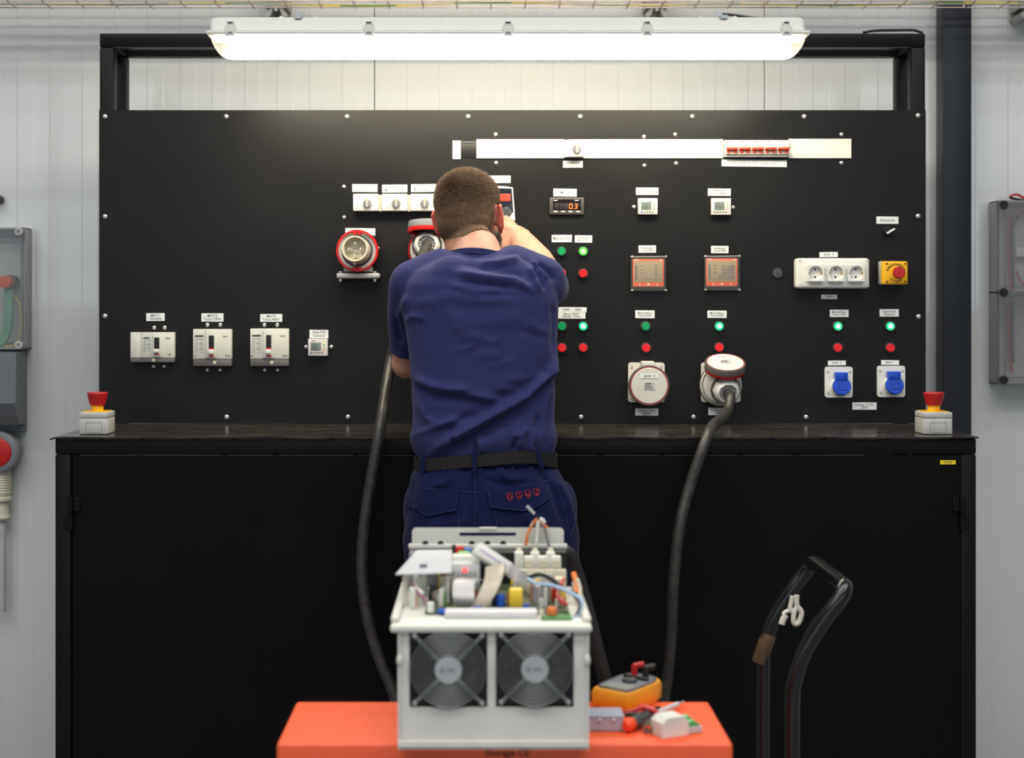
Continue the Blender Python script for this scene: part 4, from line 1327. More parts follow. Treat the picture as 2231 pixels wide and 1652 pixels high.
MB().box(a.x - 0.016, a.x + 0.016, -0.070, -0.046, a.z - 0.012, a.z + 0.007, r=0.002).build('hinge', M_white, t)
axl = Vector((0.0, -1, 0.02)).normalized()
ol = Vector((cl.x - 0.002, -0.0665, cl.z + 0.012))
cable_plug(ol, axl, 'light grey power plug in the red-ringed socket beside the ear', M_dgrey)
el = ol + axl * 0.0555
pts = [el, el + Vector((0.001, -0.022, -0.004)), P(915, 577, -0.215), P(897, 630, -0.29), P(880, 690, -0.32), P(865, 735, -0.31), P(852, 785, -0.305), P(839, 860, -0.385), P(827, 940, -0.46),
       P(806, 1060, -0.48), P(792, 1160, -0.49), P(788, 1245, -0.5), P(800, 1345, -0.51), P(826, 1435, -0.52), P(862, 1530, -0.54), P(868, 1640, -0.57)]
pts += [Vector((-0.20, -0.63, 0.15)), Vector((-0.30, -0.70, 0.016)), Vector((-0.48, -0.80, 0.0148)), Vector((-0.75, -0.95, 0.0148))]
MB().tube(pts, 0.0145, n=14, smooth=8).build('power_cable', M_cable, None, 'thick black cable running down from behind the left shoulder', 'cable', 'thick hanging power cables')
# ================================================================== ENCLOSURES ON THE WALL
M_encl = mat('grey_enclosure', (176, 176, 172), rough=0.45, var=0.03)
M_encl_d = mat('dark_grey_enclosure', (118, 122, 126), rough=0.45, var=0.03)
WB = WALLY - 0.0025
# left box with clear lid
xr = P(70, 0, WALLY).x; xl = xr - 0.34
fy = 0.34
z1, z0 = P(0, 495, fy).z, P(0, 762, fy).z
t = thing('clear_lid_box', ((xr + xl) / 2, WB, z0), 'grey wall box with clear lid, green hoses inside, at the left edge', 'enclosure')
e = MB()
e.box(xl, xr, WB - 0.006, WB, z0, z1, r=0.002)
for (a, b, c, d) in ((xl, xl + 0.006, z0, z1), (xr - 0.006, xr, z0, z1), (xl, xr, z0, z0 + 0.006), (xl, xr, z1 - 0.006, z1)):
    e.box(a, b, fy + 0.025, WB - 0.003, c, d, r=0.002)
e.build('body', M_encl, t)
MB().box(xl + 0.02, xr - 0.03, WB - 0.012, WB - 0.0065, z0 + 0.02, z1 - 0.03).build('back_plate', M_lgrey, t)
l = MB()
l.box(xl, xr, fy, fy + 0.003, z0, z1, r=0.001, seg=1)
for (a, b, c, d) in ((xl, xl + 0.005, z0, z1), (xr - 0.005, xr, z0, z1), (xl, xr, z0, z0 + 0.005), (xl, xr, z1 - 0.005, z1)):
    l.box(a, b, fy + 0.0031, fy + 0.0245, c, d)
l.build('lid', M_clear, t)
for zz in (z0 + 0.014, z1 - 0.014):
    MB().lathe((xr - 0.013, fy - 0.0003, zz), (0, -1, 0), [(0.012, -0.02), (0.012, 0.001), (0.010, 0.002), (0.0055, 0.002), (0.005, -0.004), (0, -0.004)], n=18).build('lid_screw', M_lgrey, t)
v = P(16, 615, 0.37)
MB().lathe((v.x, 0.36, v.z), (-0.25, -1, 0.0), [(0, -0.02), (0.0195, -0.02), (0.0195, 0.012), (0.017, 0.014), (0, 0.014)], n=24).build('orange_coupling', mat('orange_cap', (226, 92, 40), rough=0.4), t)
MB().lathe((v.x + 0.008, 0.372, v.z), (0, -1, 0), [(0.022, -0.03), (0.022, 0.006), (0, 0.006)], n=20).build('gland', M_black, t)
M_hose = mat('pale_green_hose', (120, 172, 140), rough=0.45)
for dx in (-0.004, 0.010):
    MB().tube([(v.x + dx, 0.375, v.z - 0.015), P(18 + dx * 500, 660, 0.375), P(16 + dx * 600, 705, 0.375), P(4 + dx * 500, 745, 0.375), P(-20, 757, 0.375)], 0.0085, n=10, smooth=6).build('green_hose', M_hose, t)
MB().tube([P(22, 632, 0.38), P(34, 648, 0.378), P(44, 668, 0.375), P(46, 720, 0.376), P(30, 752, 0.376), P(-5, 752, 0.376)], 0.002, n=8, smooth=6).build('yellow_wire', mat('yellow_wire', (214, 190, 40)), t)
# lower dark box
xr2 = P(60, 0, WALLY).x
z1b, z0b = z0 - 0.003, P(0, 946, 0.33).z
t = thing('dark_wall_box', ((xr2 + xl) / 2, WB, z0b), 'dark grey wall box with sloped front below the clear-lidded box', 'enclosure')
MB().box(xl, xr2, 0.395, WB, z0b, z1b, r=0.004).build('base', M_encl_d, t)
xf = P(35, 0, 0.31).x
zm = P(0, 875, 0.31).z
zl = P(0, 925, 0.36).z
yz = [(0.3945, z1b - 0.004), (0.31, z1b - 0.004), (0.31, zm), (0.285, zm - 0.004), (0.345, zl), (0.3945, zl)]
MB().loft([[(xl + 0.002, y, z) for y, z in yz], [(xf, y, z) for y, z in yz]]).build('cover', M_encl_d, t, sharp=20)
for zz in (z1b - 0.012, z0b + 0.012):
    MB().lathe((xr2 - 0.010, 0.3948, zz), (0, -1, 0), [(0.009, 0), (0.009, 0.006), (0.005, 0.006), (0.004, 0), (0, 0)], n=16).build('screw', mat('blue_grey_screw', (110, 130, 150), rough=0.4), t)
# industrial connector hanging below
c = P(-4, 985, 0.36)
t = thing('industrial_connector', (c.x, 0.36, P(0, 1160, 0.36).z), 'beige ribbed connector with red face hanging at the left edge', 'connector')
MB().lathe((c.x, 0.368, c.z), (0, -1, 0), [(0, -0.03), (0.064, -0.03), (0.064, 0.012), (0.056, 0.018), (0.045, 0.018), (0.045, 0.008), (0, 0.008)], n=36).build('grey_ring', M_grey, t)
MB().lathe((c.x, 0.368, c.z), (0, -1, 0), [(0.0445, 0.0082), (0.0445, 0.020), (0.036, 0.024), (0, 0.024)], n=32).build('red_face', M_red, t)
kx = P(32, 978, 0.38)
MB().cyl((kx.x - 0.022, 0.38, kx.z), (kx.x + 0.012, 0.38, kx.z), 0.015, n=14).build('hinge_nut', M_beige, t)
cx = P(4, 0, 0.385).x
pr = [(0.030, 0)]
for k in range(9):
    pr += [(0.026, -0.004 - k * 0.008), (0.028, -0.008 - k * 0.008)]
pr += [(0.025, -0.085), (0.029, -0.09), (0.029, -0.098), (0.019, -0.10), (0.020, -0.14), (0.026, -0.150), (0.024, -0.156), (0, -0.156)]
MB().lathe((cx, 0.392, c.z - 0.055), (0, 0, 1), [(0, 0.0)] + pr, n=24).build('ribbed_body', M_beige, t)
MB().cyl((cx, 0.392, c.z - 0.2), (cx, 0.392, c.z - 0.5), 0.011, n=12).build('lead', M_lgrey, t)
# dark knob at far left, higher up
v = P(-6, 434, 0.40)
MB().lathe((v.x, 0.425, v.z), (0, -1, 0), [(0, 0), (0.014, 0), (0.014, 0.03), (0.011, 0.034), (0, 0.034)], n=18).build('wall_knob', M_dgrey, None, 'small dark knob on the wall above the clear-lidded box', 'knob')

# right box with two clear lids
xl = P(2153, 0, WALLY).x; xr = xl + 0.36
z1, z0 = P(0, 436, fy).z, P(0, 838, fy).z
zmid = P(0, 637, fy).z
t = thing('double_clear_box', ((xr + xl) / 2, WB, z0), 'tall grey wall box with two clear lids and red wires inside', 'enclosure')
e = MB()
e.box(xl, xr, WB - 0.006, WB, z0, z1, r=0.002)
for (a, b, c_, d) in ((xl, xl + 0.006, z0, z1), (xr - 0.006, xr, z0, z1), (xl, xr, z0, z0 + 0.006), (xl, xr, z1 - 0.006, z1), (xl, xr, zmid - 0.004, zmid + 0.004)):
    e.box(a, b, fy + 0.022, WB - 0.003, c_, d, r=0.002)
e.build('body', M_encl, t)
for a0, a1 in ((z0, zmid - 0.001), (zmid + 0.001, z1)):
    l = MB().box(xl, xr, fy, fy + 0.003, a0, a1, r=0.001, seg=1)
    for (a, b, c_, d) in ((xl, xl + 0.005, a0, a1), (xr - 0.005, xr, a0, a1), (xl, xr, a0, a0 + 0.005), (xl, xr, a1 - 0.005, a1),
                          (xl + 0.022, xl + 0.025, a0 + 0.01, a1 - 0.01)):
        l.box(a, b, fy + 0.0031, fy + 0.0215, c_, d)
    l.build('lid', M_clear_s, t)
    MB().box(xl + 0.03, xr - 0.03, WB - 0.010, WB - 0.0062, a0 + 0.02, a1 - 0.02).build('back_plate', M_lgrey, t)
for zz in (z1 - 0.014, zmid, z0 + 0.014):
    MB().lathe((xl + 0.016, fy - 0.0003, zz), (0, -1, 0), [(0.013, -0.02), (0.013, 0.001), (0.012, 0.003), (0, 0.003)], n=18).build('lid_screw', M_black, t)
M_rwire = mat('red_wire', (190, 40, 44), rough=0.4)
M_kwire = mat('grey_wire', (60, 58, 62), rough=0.4)
for k, (pl, mm) in enumerate((([(2231, 462), (2215, 467), (2200, 480), (2196, 520), (2198, 590), (2206, 630), (2231, 640)], M_rwire),
                              ([(2231, 640), (2212, 645), (2198, 660), (2196, 700), (2200, 760), (2204, 812)], M_rwire),
                              ([(2218, 470), (2205, 500), (2206, 560), (2208, 630)], M_kwire),
                              ([(2206, 660), (2204, 720), (2206, 790)], M_kwire),
                              ([(2214, 590), (2222, 610), (2231, 622)], M_rwire))):
    MB().tube([P(x, y, 0.40) for x, y in pl], 0.0030, n=8, smooth=6).build('wire', mm, t)
a, b = P(2212, 560, 0.405), P(2240, 540, 0.405)
MB().box(a.x, b.x, 0.398, 0.412, a.z, b.z, r=0.002).build('terminal', M_white, t)
for zz0, zz1 in ((480, 640), (655, 790)):
    a, b = P(2203, zz1, 0.41), P(2209, zz0, 0.41)
    d = MB().box(a.x, b.x, 0.40, 0.416, a.z, b.z, r=0.001, seg=1)
    d.build('wiring_duct', M_grey, t)
for pl, mm, nm in (([(2200, 428), (2215, 424), (2233, 432), (2260, 440)], M_rwire, 'red'), ([(2199, 430), (2208, 433), (2232, 437), (2260, 445)], M_black, 'black')):
    MB().tube([P(x, y, 0.37 if nm == 'red' else 0.385) for x, y in pl], 0.004, n=8, smooth=6).build('loose_lead', mm, None, 'short %s lead lying on the tall clear-lidded wall box' % nm, 'cable')
# ================================================================== THE MAN AT THE PANEL
M_skin = mat('skin', (188, 138, 116), rough=0.5, spec=0.4, var=0.07, scale=45, bump=0.10, bscale=420, sss=0.15)
M_hair = mat('brown_hair', (102, 81, 64), rough=0.65, spec=0.2, var=0.30, scale=160)
M_beard = mat('dark_brown_beard', (50, 35, 28), rough=0.6, var=0.3, scale=160)
M_shirt = mat('navy_jersey', (47, 50, 92), rough=0.9, spec=0.12, var=0.08, scale=420, sheen=0.06, bump=0.18, bscale=1400)
M_trous = mat('navy_twill', (19, 26, 62), rough=0.88, spec=0.12, var=0.12, scale=300, sheen=0.05, bump=0.15, bscale=1200)
M_stitch = mat('lighter_blue_stitch', (34, 52, 96), rough=0.8)
M_belt = mat('dark_ribbed_belt', (17, 15, 13), rough=0.75, var=0.25, scale=500, stretch=(2, 2, 0.05), bump=0.3, bscale=700)
M_shoe = mat('black_shoe_leather', (26, 25, 25), rough=0.45)
M_sole = mat('shoe_rubber', (42, 40, 38), rough=0.8)
M_shield = mat('red_print_on_cloth', (178, 46, 52), rough=0.8)

man = thing('person', (0.02, -0.56, 0), 'man seen from behind in navy t-shirt and work trousers, reaching to the board', 'person')

def pr(x, y, Y):
    return P(x, y, Y)
def sring(py, xl, xr, Yc, hd, n=40, ex=2.5, k=1.0):
    a, b = P(xl, py, Yc), P(xr, py, Yc)
    cx, hw = (a.x + b.x) / 2, (b.x - a.x) / 2 * k
    out = []
    for i in range(n):
        t = 2 * math.pi * i / n
        c, s = math.cos(t), math.sin(t)
        out.append((cx + hw * math.copysign(abs(c) ** (2 / ex), c), Yc + hd * k * math.copysign(abs(s) ** (2 / ex), s), a.z))
    return out
def limb(mb, pts, n=20, k=1.0, smooth=5):
    """pts: (vector, radius); round-ended tapered limb"""
    P_ = [Vector(p) for p, r in pts]; R_ = [r * k for p, r in pts]
    mb.tube(P_, R_, n=n, smooth=smooth)
    mb.ell(P_[0], R_[0], R_[0], R_[0]); mb.ell(P_[-1], R_[-1], R_[-1], R_[-1])

TORSO = [(1010, 910, 1203, -.560, .112), (985, 903, 1207, -.560, .120), (950, 900, 1207, -.560, .121), (900, 899, 1208, -.560, .120), (840, 896, 1211, -.560, .121), (780, 892, 1213, -.555, .124),
         (720, 884, 1216, -.55, .126), (660, 876, 1217, -.548, .125), (620, 880, 1212, -.545, .118), (592, 897, 1192, -.540, .104), (574, 925, 1165, -.530, .088), (562, 948, 1138, -.522, .076), (554, 962, 1122, -.517, .071), (548, 970, 1112, -.512, .066)]
HIPS = [(1003, 911, 1204, -.562, .117), (1040, 893, 1226, -.566, .127), (1090, 884, 1248, -.570, .132), (1150, 882, 1257, -.572, .132), (1215, 884, 1263, -.572, .122), (1240, 890, 1262, -.572, .10)]
LS = [(pr(898, 622, -.53), .058), (pr(892, 690, -.46), .056), (pr(893, 752, -.40), .051)]
RS = [(pr(1176, 622, -.54), .064), (pr(1187, 628, -.42), .061), (pr(1191, 624, -.315), .056)]
L_ELB, L_WR = pr(886, 792, -.378), Vector((-0.10, -0.150, CAMZ - 0.065))
R_ELB, R_WR = pr(1192, 606, -.262), pr(1134, 521, -.105)

# ---- head frame
HC = pr(1021, 467, -0.405)
yaw = math.radians(21)
Rv = Vector((math.cos(yaw), -math.sin(yaw), 0)); Fv = Vector((math.sin(yaw), math.cos(yaw), 0)); Uv = Vector((0, 0, 1))
tilt = Matrix.Rotation(math.radians(-4), 3, Fv)
Rv, Uv = tilt @ Rv, tilt @ Uv
HM = Matrix((Rv, Fv, Uv)).transposed().to_4x4()
HM.translation = HC
def hl(r, f, u):
    return HC + Rv * r + Fv * f + Uv * u
def hell(mb, c, rx, ry, rz, rot=None):
    M3 = HM.to_3x3().to_4x4()
    if rot is not None:
        M3 = M3 @ rot
    mb.ell(hl(*c), rx, ry, rz, M=M3, n=28, m=18)

# ---- the body, one continuous surface
b = MB()
b.loft([sring(*r, k=0.80) for r in TORSO])
b.loft([sring(*r, k=0.84) for r in HIPS])
limb(b, [(LS[0][0], .036), (LS[1][0], .033), (L_ELB, .038)], k=1.0)
limb(b, [(L_ELB, .040), (L_ELB.lerp(L_WR, .35), .042), (L_WR, .028)])
limb(b, [(RS[0][0], .044), (RS[1][0], .044), (R_ELB, .043)], k=1.0)
limb(b, [(R_ELB, .044), (R_ELB.lerp(R_WR, .4), .047), (R_WR, .031)])
legs = [(-0.085, -1), (0.13, 1)]
for lx_, sg in legs:
    limb(b, [(Vector((lx_, -.572, .88)), .088), (Vector((lx_ - .0, -.565, .52)), .058), (Vector((lx_, -.60, .28)), .055), (Vector((lx_, -.62, .09)), .040)])
    limb(b, [(Vector((lx_, -.63, .055)), .036), (Vector((lx_ + sg * .012, -.52, .045)), .034), (Vector((lx_ + sg * .02, -.46, .036)), .026)])
# neck and head
limb(b, [(pr(1040, 575, -.52), .064), (pr(1038, 548, -.49), .060), (hl(0.0, -0.028, -0.075), .057), (hl(0, -0.015, -0.03), .055)])
hell(b, (0, -0.004, 0.012), .0755, .097, .092)
hell(b, (0, -0.030, -0.018), .068, .066, .070)
hell(b, (0, 0.045, -0.035), .062, .050, .075)
hell(b, (0, 0.050, -0.075), .054, .046, .040)
hell(b, (0, 0.078, -0.100), .026, .022, .020)
hell(b, (0, 0.070, 0.030), .058, .030, .028)
# jaw angles, cheekbones, nose, lips, brow
for s in (-1, 1):
    hell(b, (s * .050, 0.022, -0.070), .018, .030, .026)
    hell(b, (s * .045, 0.068, -0.030), .020, .020, .016)
    hell(b, (s * .013, 0.096, -0.040), .010, .010, .008)
    hell(b, (s * .030, 0.088, 0.014), .026, .010, .009)
b.tube([hl(0, .092, .004), hl(0, .103, -.020), hl(0, .116, -.040), hl(0, .100, -.050)], [.009, .010, .012, .008], n=10, smooth=3)
hell(b, (0, 0.093, -0.066), .022, .010, .006)
hell(b, (0, 0.092, -0.074), .019, .010, .006)
# ears: rounded shell with a raised rim
for s in (-1, 1):
    rot = Matrix.Rotation(s * math.radians(24), 4, 'Z') @ Matrix.Rotation(math.radians(-8), 4, 'X')
    hell(b, (s * .0815, 0.004, -0.019), .0110, .019, .033, rot)
    pts = []
    for i in range(9):
        a = math.radians(-60 + 245 * i / 8)
        pts.append(hl(s * (.0825 + .006 * math.sin(math.radians(245 * i / 8)) + .004), 0.004 - .019 * math.cos(a - math.radians(40)) , -0.016 + .031 * math.sin(a)))
    b.tube(pts, .0054, n=8, smooth=2)
    hell(b, (s * .079, 0.012, -0.046), .007, .009, .011)
# hands: palm, four fingers and thumb each
def hand(mb, wr, fwd, side, palmn, curl, sc=1.0):
    """wr wrist, fwd towards the knuckles, side towards the thumb, palmn out of the palm"""
    fwd = Vector(fwd).normalized(); side = (Vector(side) - fwd * Vector(side).dot(fwd)).normalized()
    pn = fwd.cross(side).normalized()
    if pn.dot(Vector(palmn)) < 0:
        pn = -pn
    mb.tube([wr - fwd * .02, wr + fwd * .01], [.029, .030], n=14)
    for k, w in enumerate((-.026, -.009, .009, .026)):
        mb.tube([wr + side * w * .6, wr + fwd * .045 + side * w, wr + fwd * .085 + side * w * 1.12], [.019, .0185, .0125], n=12, smooth=3)
        kn = wr + fwd * .085 + side * w * 1.12
        L = (.062, .074, .080, .072)[k]
        d1 = (fwd * math.cos(curl * .6) + pn * math.sin(curl * .6)); d2 = (fwd * math.cos(curl * 1.35) + pn * math.sin(curl * 1.35)); d3 = (fwd * math.cos(curl * 1.9) + pn * math.sin(curl * 1.9))
        p1 = kn + d1 * L * .45; p2 = p1 + d2 * L * .32; p3 = p2 + d3 * L * .22
        mb.tube([kn - fwd * .01, kn, p1, p2, p3], [.0098, .0100, .0092, .0084, .0072], n=10, smooth=3)
        mb.ell(p3, .0072, .0072, .0072)
    th0 = wr + side * .022 + fwd * .022
    p1 = th0 + side * .026 + fwd * .024 + pn * .010; p2 = p1 + fwd * .026 + side * .006 + pn * .014; p3 = p2 + fwd * .020 - side * .004 + pn * .010
    mb.tube([th0, p1, p2, p3], [.016, .0125, .0105, .0085], n=10, smooth=3)
    mb.ell(p3, .0085, .0085, .0085)
hand(b, R_WR, (-.90, .30, .12), (.1, .1, .95), (0.1, .98, 0), 0.9)
hand(b, L_WR, (.25, .55, .55), (.9, -.2, -.1), (0.1, .9, -.4), 0.55)
body_me = voxelize(b, 'body', 0.0042, smooth=5, factor=0.5)
body = link_mesh('body', body_me, M_skin, man)
# ruddier ears and nape as a colour attribute of the skin itself
n = len(body_me.vertices)
co = np.empty(n * 3); body_me.vertices.foreach_get('co', co); co = co.reshape(-1, 3) + np.array(ORIG[man.name])
nr = np.empty(n * 3); body_me.vertices.foreach_get('normal', nr); nr = nr.reshape(-1, 3)
inv = np.array(HM.inverted())
hloc = co @ inv[:3, :3].T + inv[:3, 3]
ear = np.clip((np.abs(hloc[:, 0]) - .074) / .008, 0, 1) * (np.abs(hloc[:, 2] + .018) < .06) * (np.abs(hloc[:, 1]) < .05)
at_ = body_me.attributes.new('ruddy', 'FLOAT', 'POINT')
at_.data.foreach_set('value', ear.astype(np.float32))
nt = M_skin.node_tree
an = nt.nodes.new('ShaderNodeAttribute'); an.attribute_name = 'ruddy'
mx = nt.nodes.new('ShaderNodeMix'); mx.data_type = 'RGBA'
mx.inputs['B'].default_value = lin((206, 104, 92))
bs = nt.nodes['Principled BSDF']
src = bs.inputs['Base Color'].links[0].from_socket
nt.links.new(src, mx.inputs['A']); nt.links.new(an.outputs['Fac'], mx.inputs['Factor']); nt.links.new(mx.outputs['Result'], bs.inputs['Base Color'])
for s in (-1, 1):
    MB().ell(hl(s * .031, .083, -.006), .0115, .0115, .0115).build('eye', M_white, man)

# ---- hair and beard: short undercoat grown from the scalp plus single hairs
isH = (np.linalg.norm(hloc / np.array([.1, .14, .15]), axis=1) < 1.0) & (hloc[:, 2] > -.13)
r_, f_, u_ = hloc[:, 0], hloc[:, 1], hloc[:, 2]
def sstep(x, a, b_):
    t = np.clip((x - a) / (b_ - a), 0, 1)
    return t * t * (3 - 2 * t)
near_ear = (np.abs(f_ - 0.004) < .024) & (u_ < .022) & (np.abs(r_) > .062)
lineb = np.where(f_ < -.01, -.068 + .0 * f_, np.where(f_ < .03, -.03, np.interp(f_, [.03, .06, .075, .1], [-.02, .02, .055, .075])))
hm = isH * sstep(u_, lineb - .020, lineb + .030) * (~near_ear) * (np.abs(r_) < .083)
bm_ = isH * sstep(f_, .004, .02) * sstep(-u_, .035, .055) * (1 - sstep(-u_, .118, .125)) * (f_ + np.abs(r_) * .2 > -.01) * (~((np.abs(r_) > .072)))
tri = np.array([p.vertices[:] for p in body_me.polygons if len(p.vertices) == 4])
def cap(mask, name, m_, th):
    keep = tri[(mask[tri] > 0.42).all(1)]
    used = np.unique(keep)
    ix = -np.ones(n, int); ix[used] = np.arange(len(used))
    off = th * np.clip((mask[used] - .4) / .6, 0, 1) * (0.35 + 0.65 * np.clip((u_[used] + .06) / .10, 0, 1)) + .0006
    vv = co[used] + nr[used] * off[:, None]
    me = bpy.data.meshes.new(name)
    me.from_pydata(vv.tolist(), [], ix[keep].tolist())
    me.shade_smooth()
    return me
def strands(mask, count, seed, fn, wid):
    rg = np.random.default_rng(seed)
    keep = tri[(mask[tri] > 0.04).all(1)]
    pk = keep[rg.integers(0, len(keep), count)]
    w = rg.random((count, 2))
    wts = np.stack([(1 - w[:, 0]) * (1 - w[:, 1]), w[:, 0] * (1 - w[:, 1]), w[:, 0] * w[:, 1], (1 - w[:, 0]) * w[:, 1]], 1)
    p = (co[pk] * wts[..., None]).sum(1); nn = (nr[pk] * wts[..., None]).sum(1)
    mk = (mask[pk] * wts).sum(1); hh = (hloc[pk] * wts[..., None]).sum(1)
    nn /= np.linalg.norm(nn, axis=1)[:, None]
    sel = rg.random(count) < np.clip(mk * 1.3, 0, 1)
    p, nn, mk, hh = p[sel], nn[sel], mk[sel], hh[sel]
    d, ln, base = fn(p, nn, mk, hh, rg)
    p = p + nn * base[:, None]
    side = np.cross(d, nn + rg.normal(0, .6, nn.shape)); side /= np.linalg.norm(side, axis=1)[:, None] + 1e-9
    k = len(p)
    mid = p + d * (ln * .55)[:, None] + nn * (ln * .04)[:, None]
    tip = p + d * ln[:, None] - nn * (ln * .10)[:, None] + np.array([0, 0, -1]) * (ln * .06)[:, None]
    V = np.stack([p - side * wid, p + side * wid, mid - side * wid * .8, mid + side * wid * .8, tip], 1).reshape(-1, 3)
    base_i = np.arange(k) * 5
    F = np.concatenate([np.stack([base_i, base_i + 1, base_i + 3], 1), np.stack([base_i, base_i + 3, base_i + 2], 1), np.stack([base_i + 2, base_i + 3, base_i + 4], 1)])
    return V, F
whorl = hl(-.022, -.085, .052)
def hairfn(p, nn, mk, hh, rg):
    t = p - np.array(whorl)
    t -= nn * (t * nn).sum(1)[:, None]
    dist = np.linalg.norm(t, axis=1)
    t /= dist[:, None] + .004
    sw = np.cross(nn, t)
    swirl = np.exp(-(dist / .03) ** 2)
    topw = np.clip((hh[:, 2] + .01) / .08, 0, 1)
    lift = .30 + .36 * topw + .5 * swirl
    d = nn * lift[:, None] + t * .9 + sw * (.4 * swirl)[:, None] + rg.normal(0, .16, p.shape)
    d /= np.linalg.norm(d, axis=1)[:, None]
    ln = (.0035 + .0170 * topw) * (.65 + .6 * rg.random(len(p))) * np.clip(mk * 1.2, .35, 1)
    return d, ln, .0008 + .004 * topw * mk
def beardfn(p, nn, mk, hh, rg):
    d = nn * .7 + np.array([0, 0, -.8]) + rg.normal(0, .2, p.shape)
    d /= np.linalg.norm(d, axis=1)[:, None]
    return d, (.006 + .009 * rg.random(len(p))) * np.clip(mk, .4, 1), np.full(len(p), .0008)
def mesh_np(name, V, F, cap_me=None):
    off = 0
    V = V.tolist(); F = F.tolist()
    if cap_me is not None:
        off = len(V)
        V += [tuple(v.co) for v in cap_me.vertices]
        F += [[i + off for i in pl.vertices] for pl in cap_me.polygons]
    me = bpy.data.meshes.new(name)
    me.from_pydata(V, [], F)
    me.shade_smooth()
    return me
V, F = strands(hm, 64000, 1, hairfn, .00027)
link_mesh('hair', mesh_np('hair', V, F, cap(hm, 'cap', None, .006)), M_hair, man, label='short cropped brown hair')
V, F = strands(bm_, 9000, 2, beardfn, .00028)
link_mesh('beard', mesh_np('beard', V, F, cap(bm_, 'cap', None, .006)), M_beard, man, label='dark brown beard')

# ---- t-shirt
s_ = MB()
s_.loft([sring(*r) for r in TORSO])
def sleeve(mb, pts):
    P_ = [Vector(p) for p, r in pts]; R_ = [r for p, r in pts]
    mb.tube(P_, R_, n=28, smooth=6)
    mb.ell(P_[0], R_[0], R_[0], R_[0])
sleeve(s_, LS)
sleeve(s_, RS)
limb(s_, [(pr(900, 618, -.535), .058), (pr(960, 590, -.53), .055)])
limb(s_, [(pr(1120, 585, -.535), .058), (pr(1182, 610, -.54), .058)])
for xx in (985, 1105):
    s_.ell(pr(xx, 665, -.60), .085, .058, .12)
sm = voxelize(s_, 'tshirt', 0.0048, smooth=9, factor=0.5)
def fold(me, folds, origin=None, puff=None):
    n = len(me.vertices)
    c = np.empty(n * 3); me.vertices.foreach_get('co', c); c = c.reshape(-1, 3)
    nn = np.empty(n * 3); me.vertices.foreach_get('normal', nn); nn = nn.reshape(-1, 3)
    d = c[:, 1] - CAMY
    px = VPX + c[:, 0] * FPX / d; py = VPY - (c[:, 2] - CAMZ) * FPX / d
    back = np.clip((.35 - nn[:, 1]) / .5, 0, 1)
    disp = np.zeros(n)
    for pts, w, amp in folds:
        pts = np.array(pts, float)
        best = np.full(n, 1e9); tt = np.zeros(n)
        segs = len(pts) - 1
        for i in range(segs):
            a, b_ = pts[i], pts[i + 1]
            ab = b_ - a
            t = np.clip(((px - a[0]) * ab[0] + (py - a[1]) * ab[1]) / (ab @ ab), 0, 1)
            dx, dy = px - (a[0] + ab[0] * t), py - (a[1] + ab[1] * t)
            dd = np.hypot(dx, dy)
            m_ = dd < best
            best[m_] = dd[m_]; tt[m_] = ((i + t) / segs)[m_]
        taper = np.clip(np.minimum(tt, 1 - tt) / .18, .15, 1)
        disp += 2.4 * amp * .001 * np.exp(-(best / w) ** 2) * taper * back
    if puff:
        disp += puff(px, py) * back
    disp = np.maximum(disp, -.0085)
    c = c + nn * disp[:, None]
    me.vertices.foreach_set('co', c.ravel())
    me.update()
diag = [(1214, 770), (1197, 815), (1150, 862), (1080, 902), (1000, 948), (935, 990)]
diag2 = [(1206, 800), (1192, 838), (1150, 885), (1080, 925), (1010, 968), (960, 995)]
diag0 = [(1200, 775), (1180, 810), (1140, 845), (1070, 882), (990, 925), (925, 970)]
FOLDS = [(diag, 9, 9), (diag2, 13, -7), (diag0, 14, -2.5),
         ([(898, 820), (940, 842), (985, 850), (1030, 848)], 9, 6), ([(900, 838), (945, 860), (1000, 866), (1060, 880)], 12, -4), ([(1000, 858), (1050, 866), (1090, 874)], 8, 3.5),
         ([(905, 860), (930, 910), (960, 925), (1010, 915)], 9, 3.5), ([(903, 950), (950, 930), (1010, 905)], 7, 3),
         ([(1022, 955), (1034, 972), (1037, 990)], 6, -7), ([(1040, 950), (1048, 972), (1048, 990)], 7, 5), ([(980, 950), (1000, 968), (1015, 985)], 6, -5),
         ([(1125, 950), (1122, 965), (1115, 985)], 6, -6), ([(1150, 925), (1130, 950), (1128, 980)], 8, 5), ([(1165, 930), (1160, 960), (1152, 988)], 6, 4), ([(1175, 900), (1165, 945), (1160, 985)], 6, -4),
         ([(1207, 790), (1192, 870), (1168, 985)], 8, 4), ([(1200, 850), (1190, 920), (1180, 985)], 7, -4),
         ([(985, 592), (1050, 604), (1120, 612), (1170, 640)], 8, 4.5), ([(990, 606), (1050, 620), (1130, 628)], 8, -3.5), ([(980, 622), (1040, 634), (1110, 636)], 8, 3), ([(1040, 575), (1090, 572), (1140, 560)], 6, 3),
         ([(1000, 572), (1060, 586), (1110, 580)], 7, -2.5), ([(950, 640), (1040, 655), (1130, 650)], 12, 2.2), ([(960, 700), (1040, 705), (1150, 690)], 16, 1.8),
         ([(1156, 566), (1172, 590), (1196, 612)], 6, 5), ([(1160, 580), (1178, 604), (1190, 630)], 5, -6), ([(1150, 578), (1166, 606), (1176, 640)], 6, 4), ([(1170, 572), (1190, 588), (1212, 612)], 5, -4.5),
         ([(862, 690), (866, 720), (874, 752)], 6, -7), ([(890, 640), (873, 680), (866, 715)], 8, 3), ([(885, 700), (900, 690), (930, 695)], 7, 3), ([(1205, 660), (1208, 710), (1204, 770)], 6, -3)]
rgf = random.Random(5)
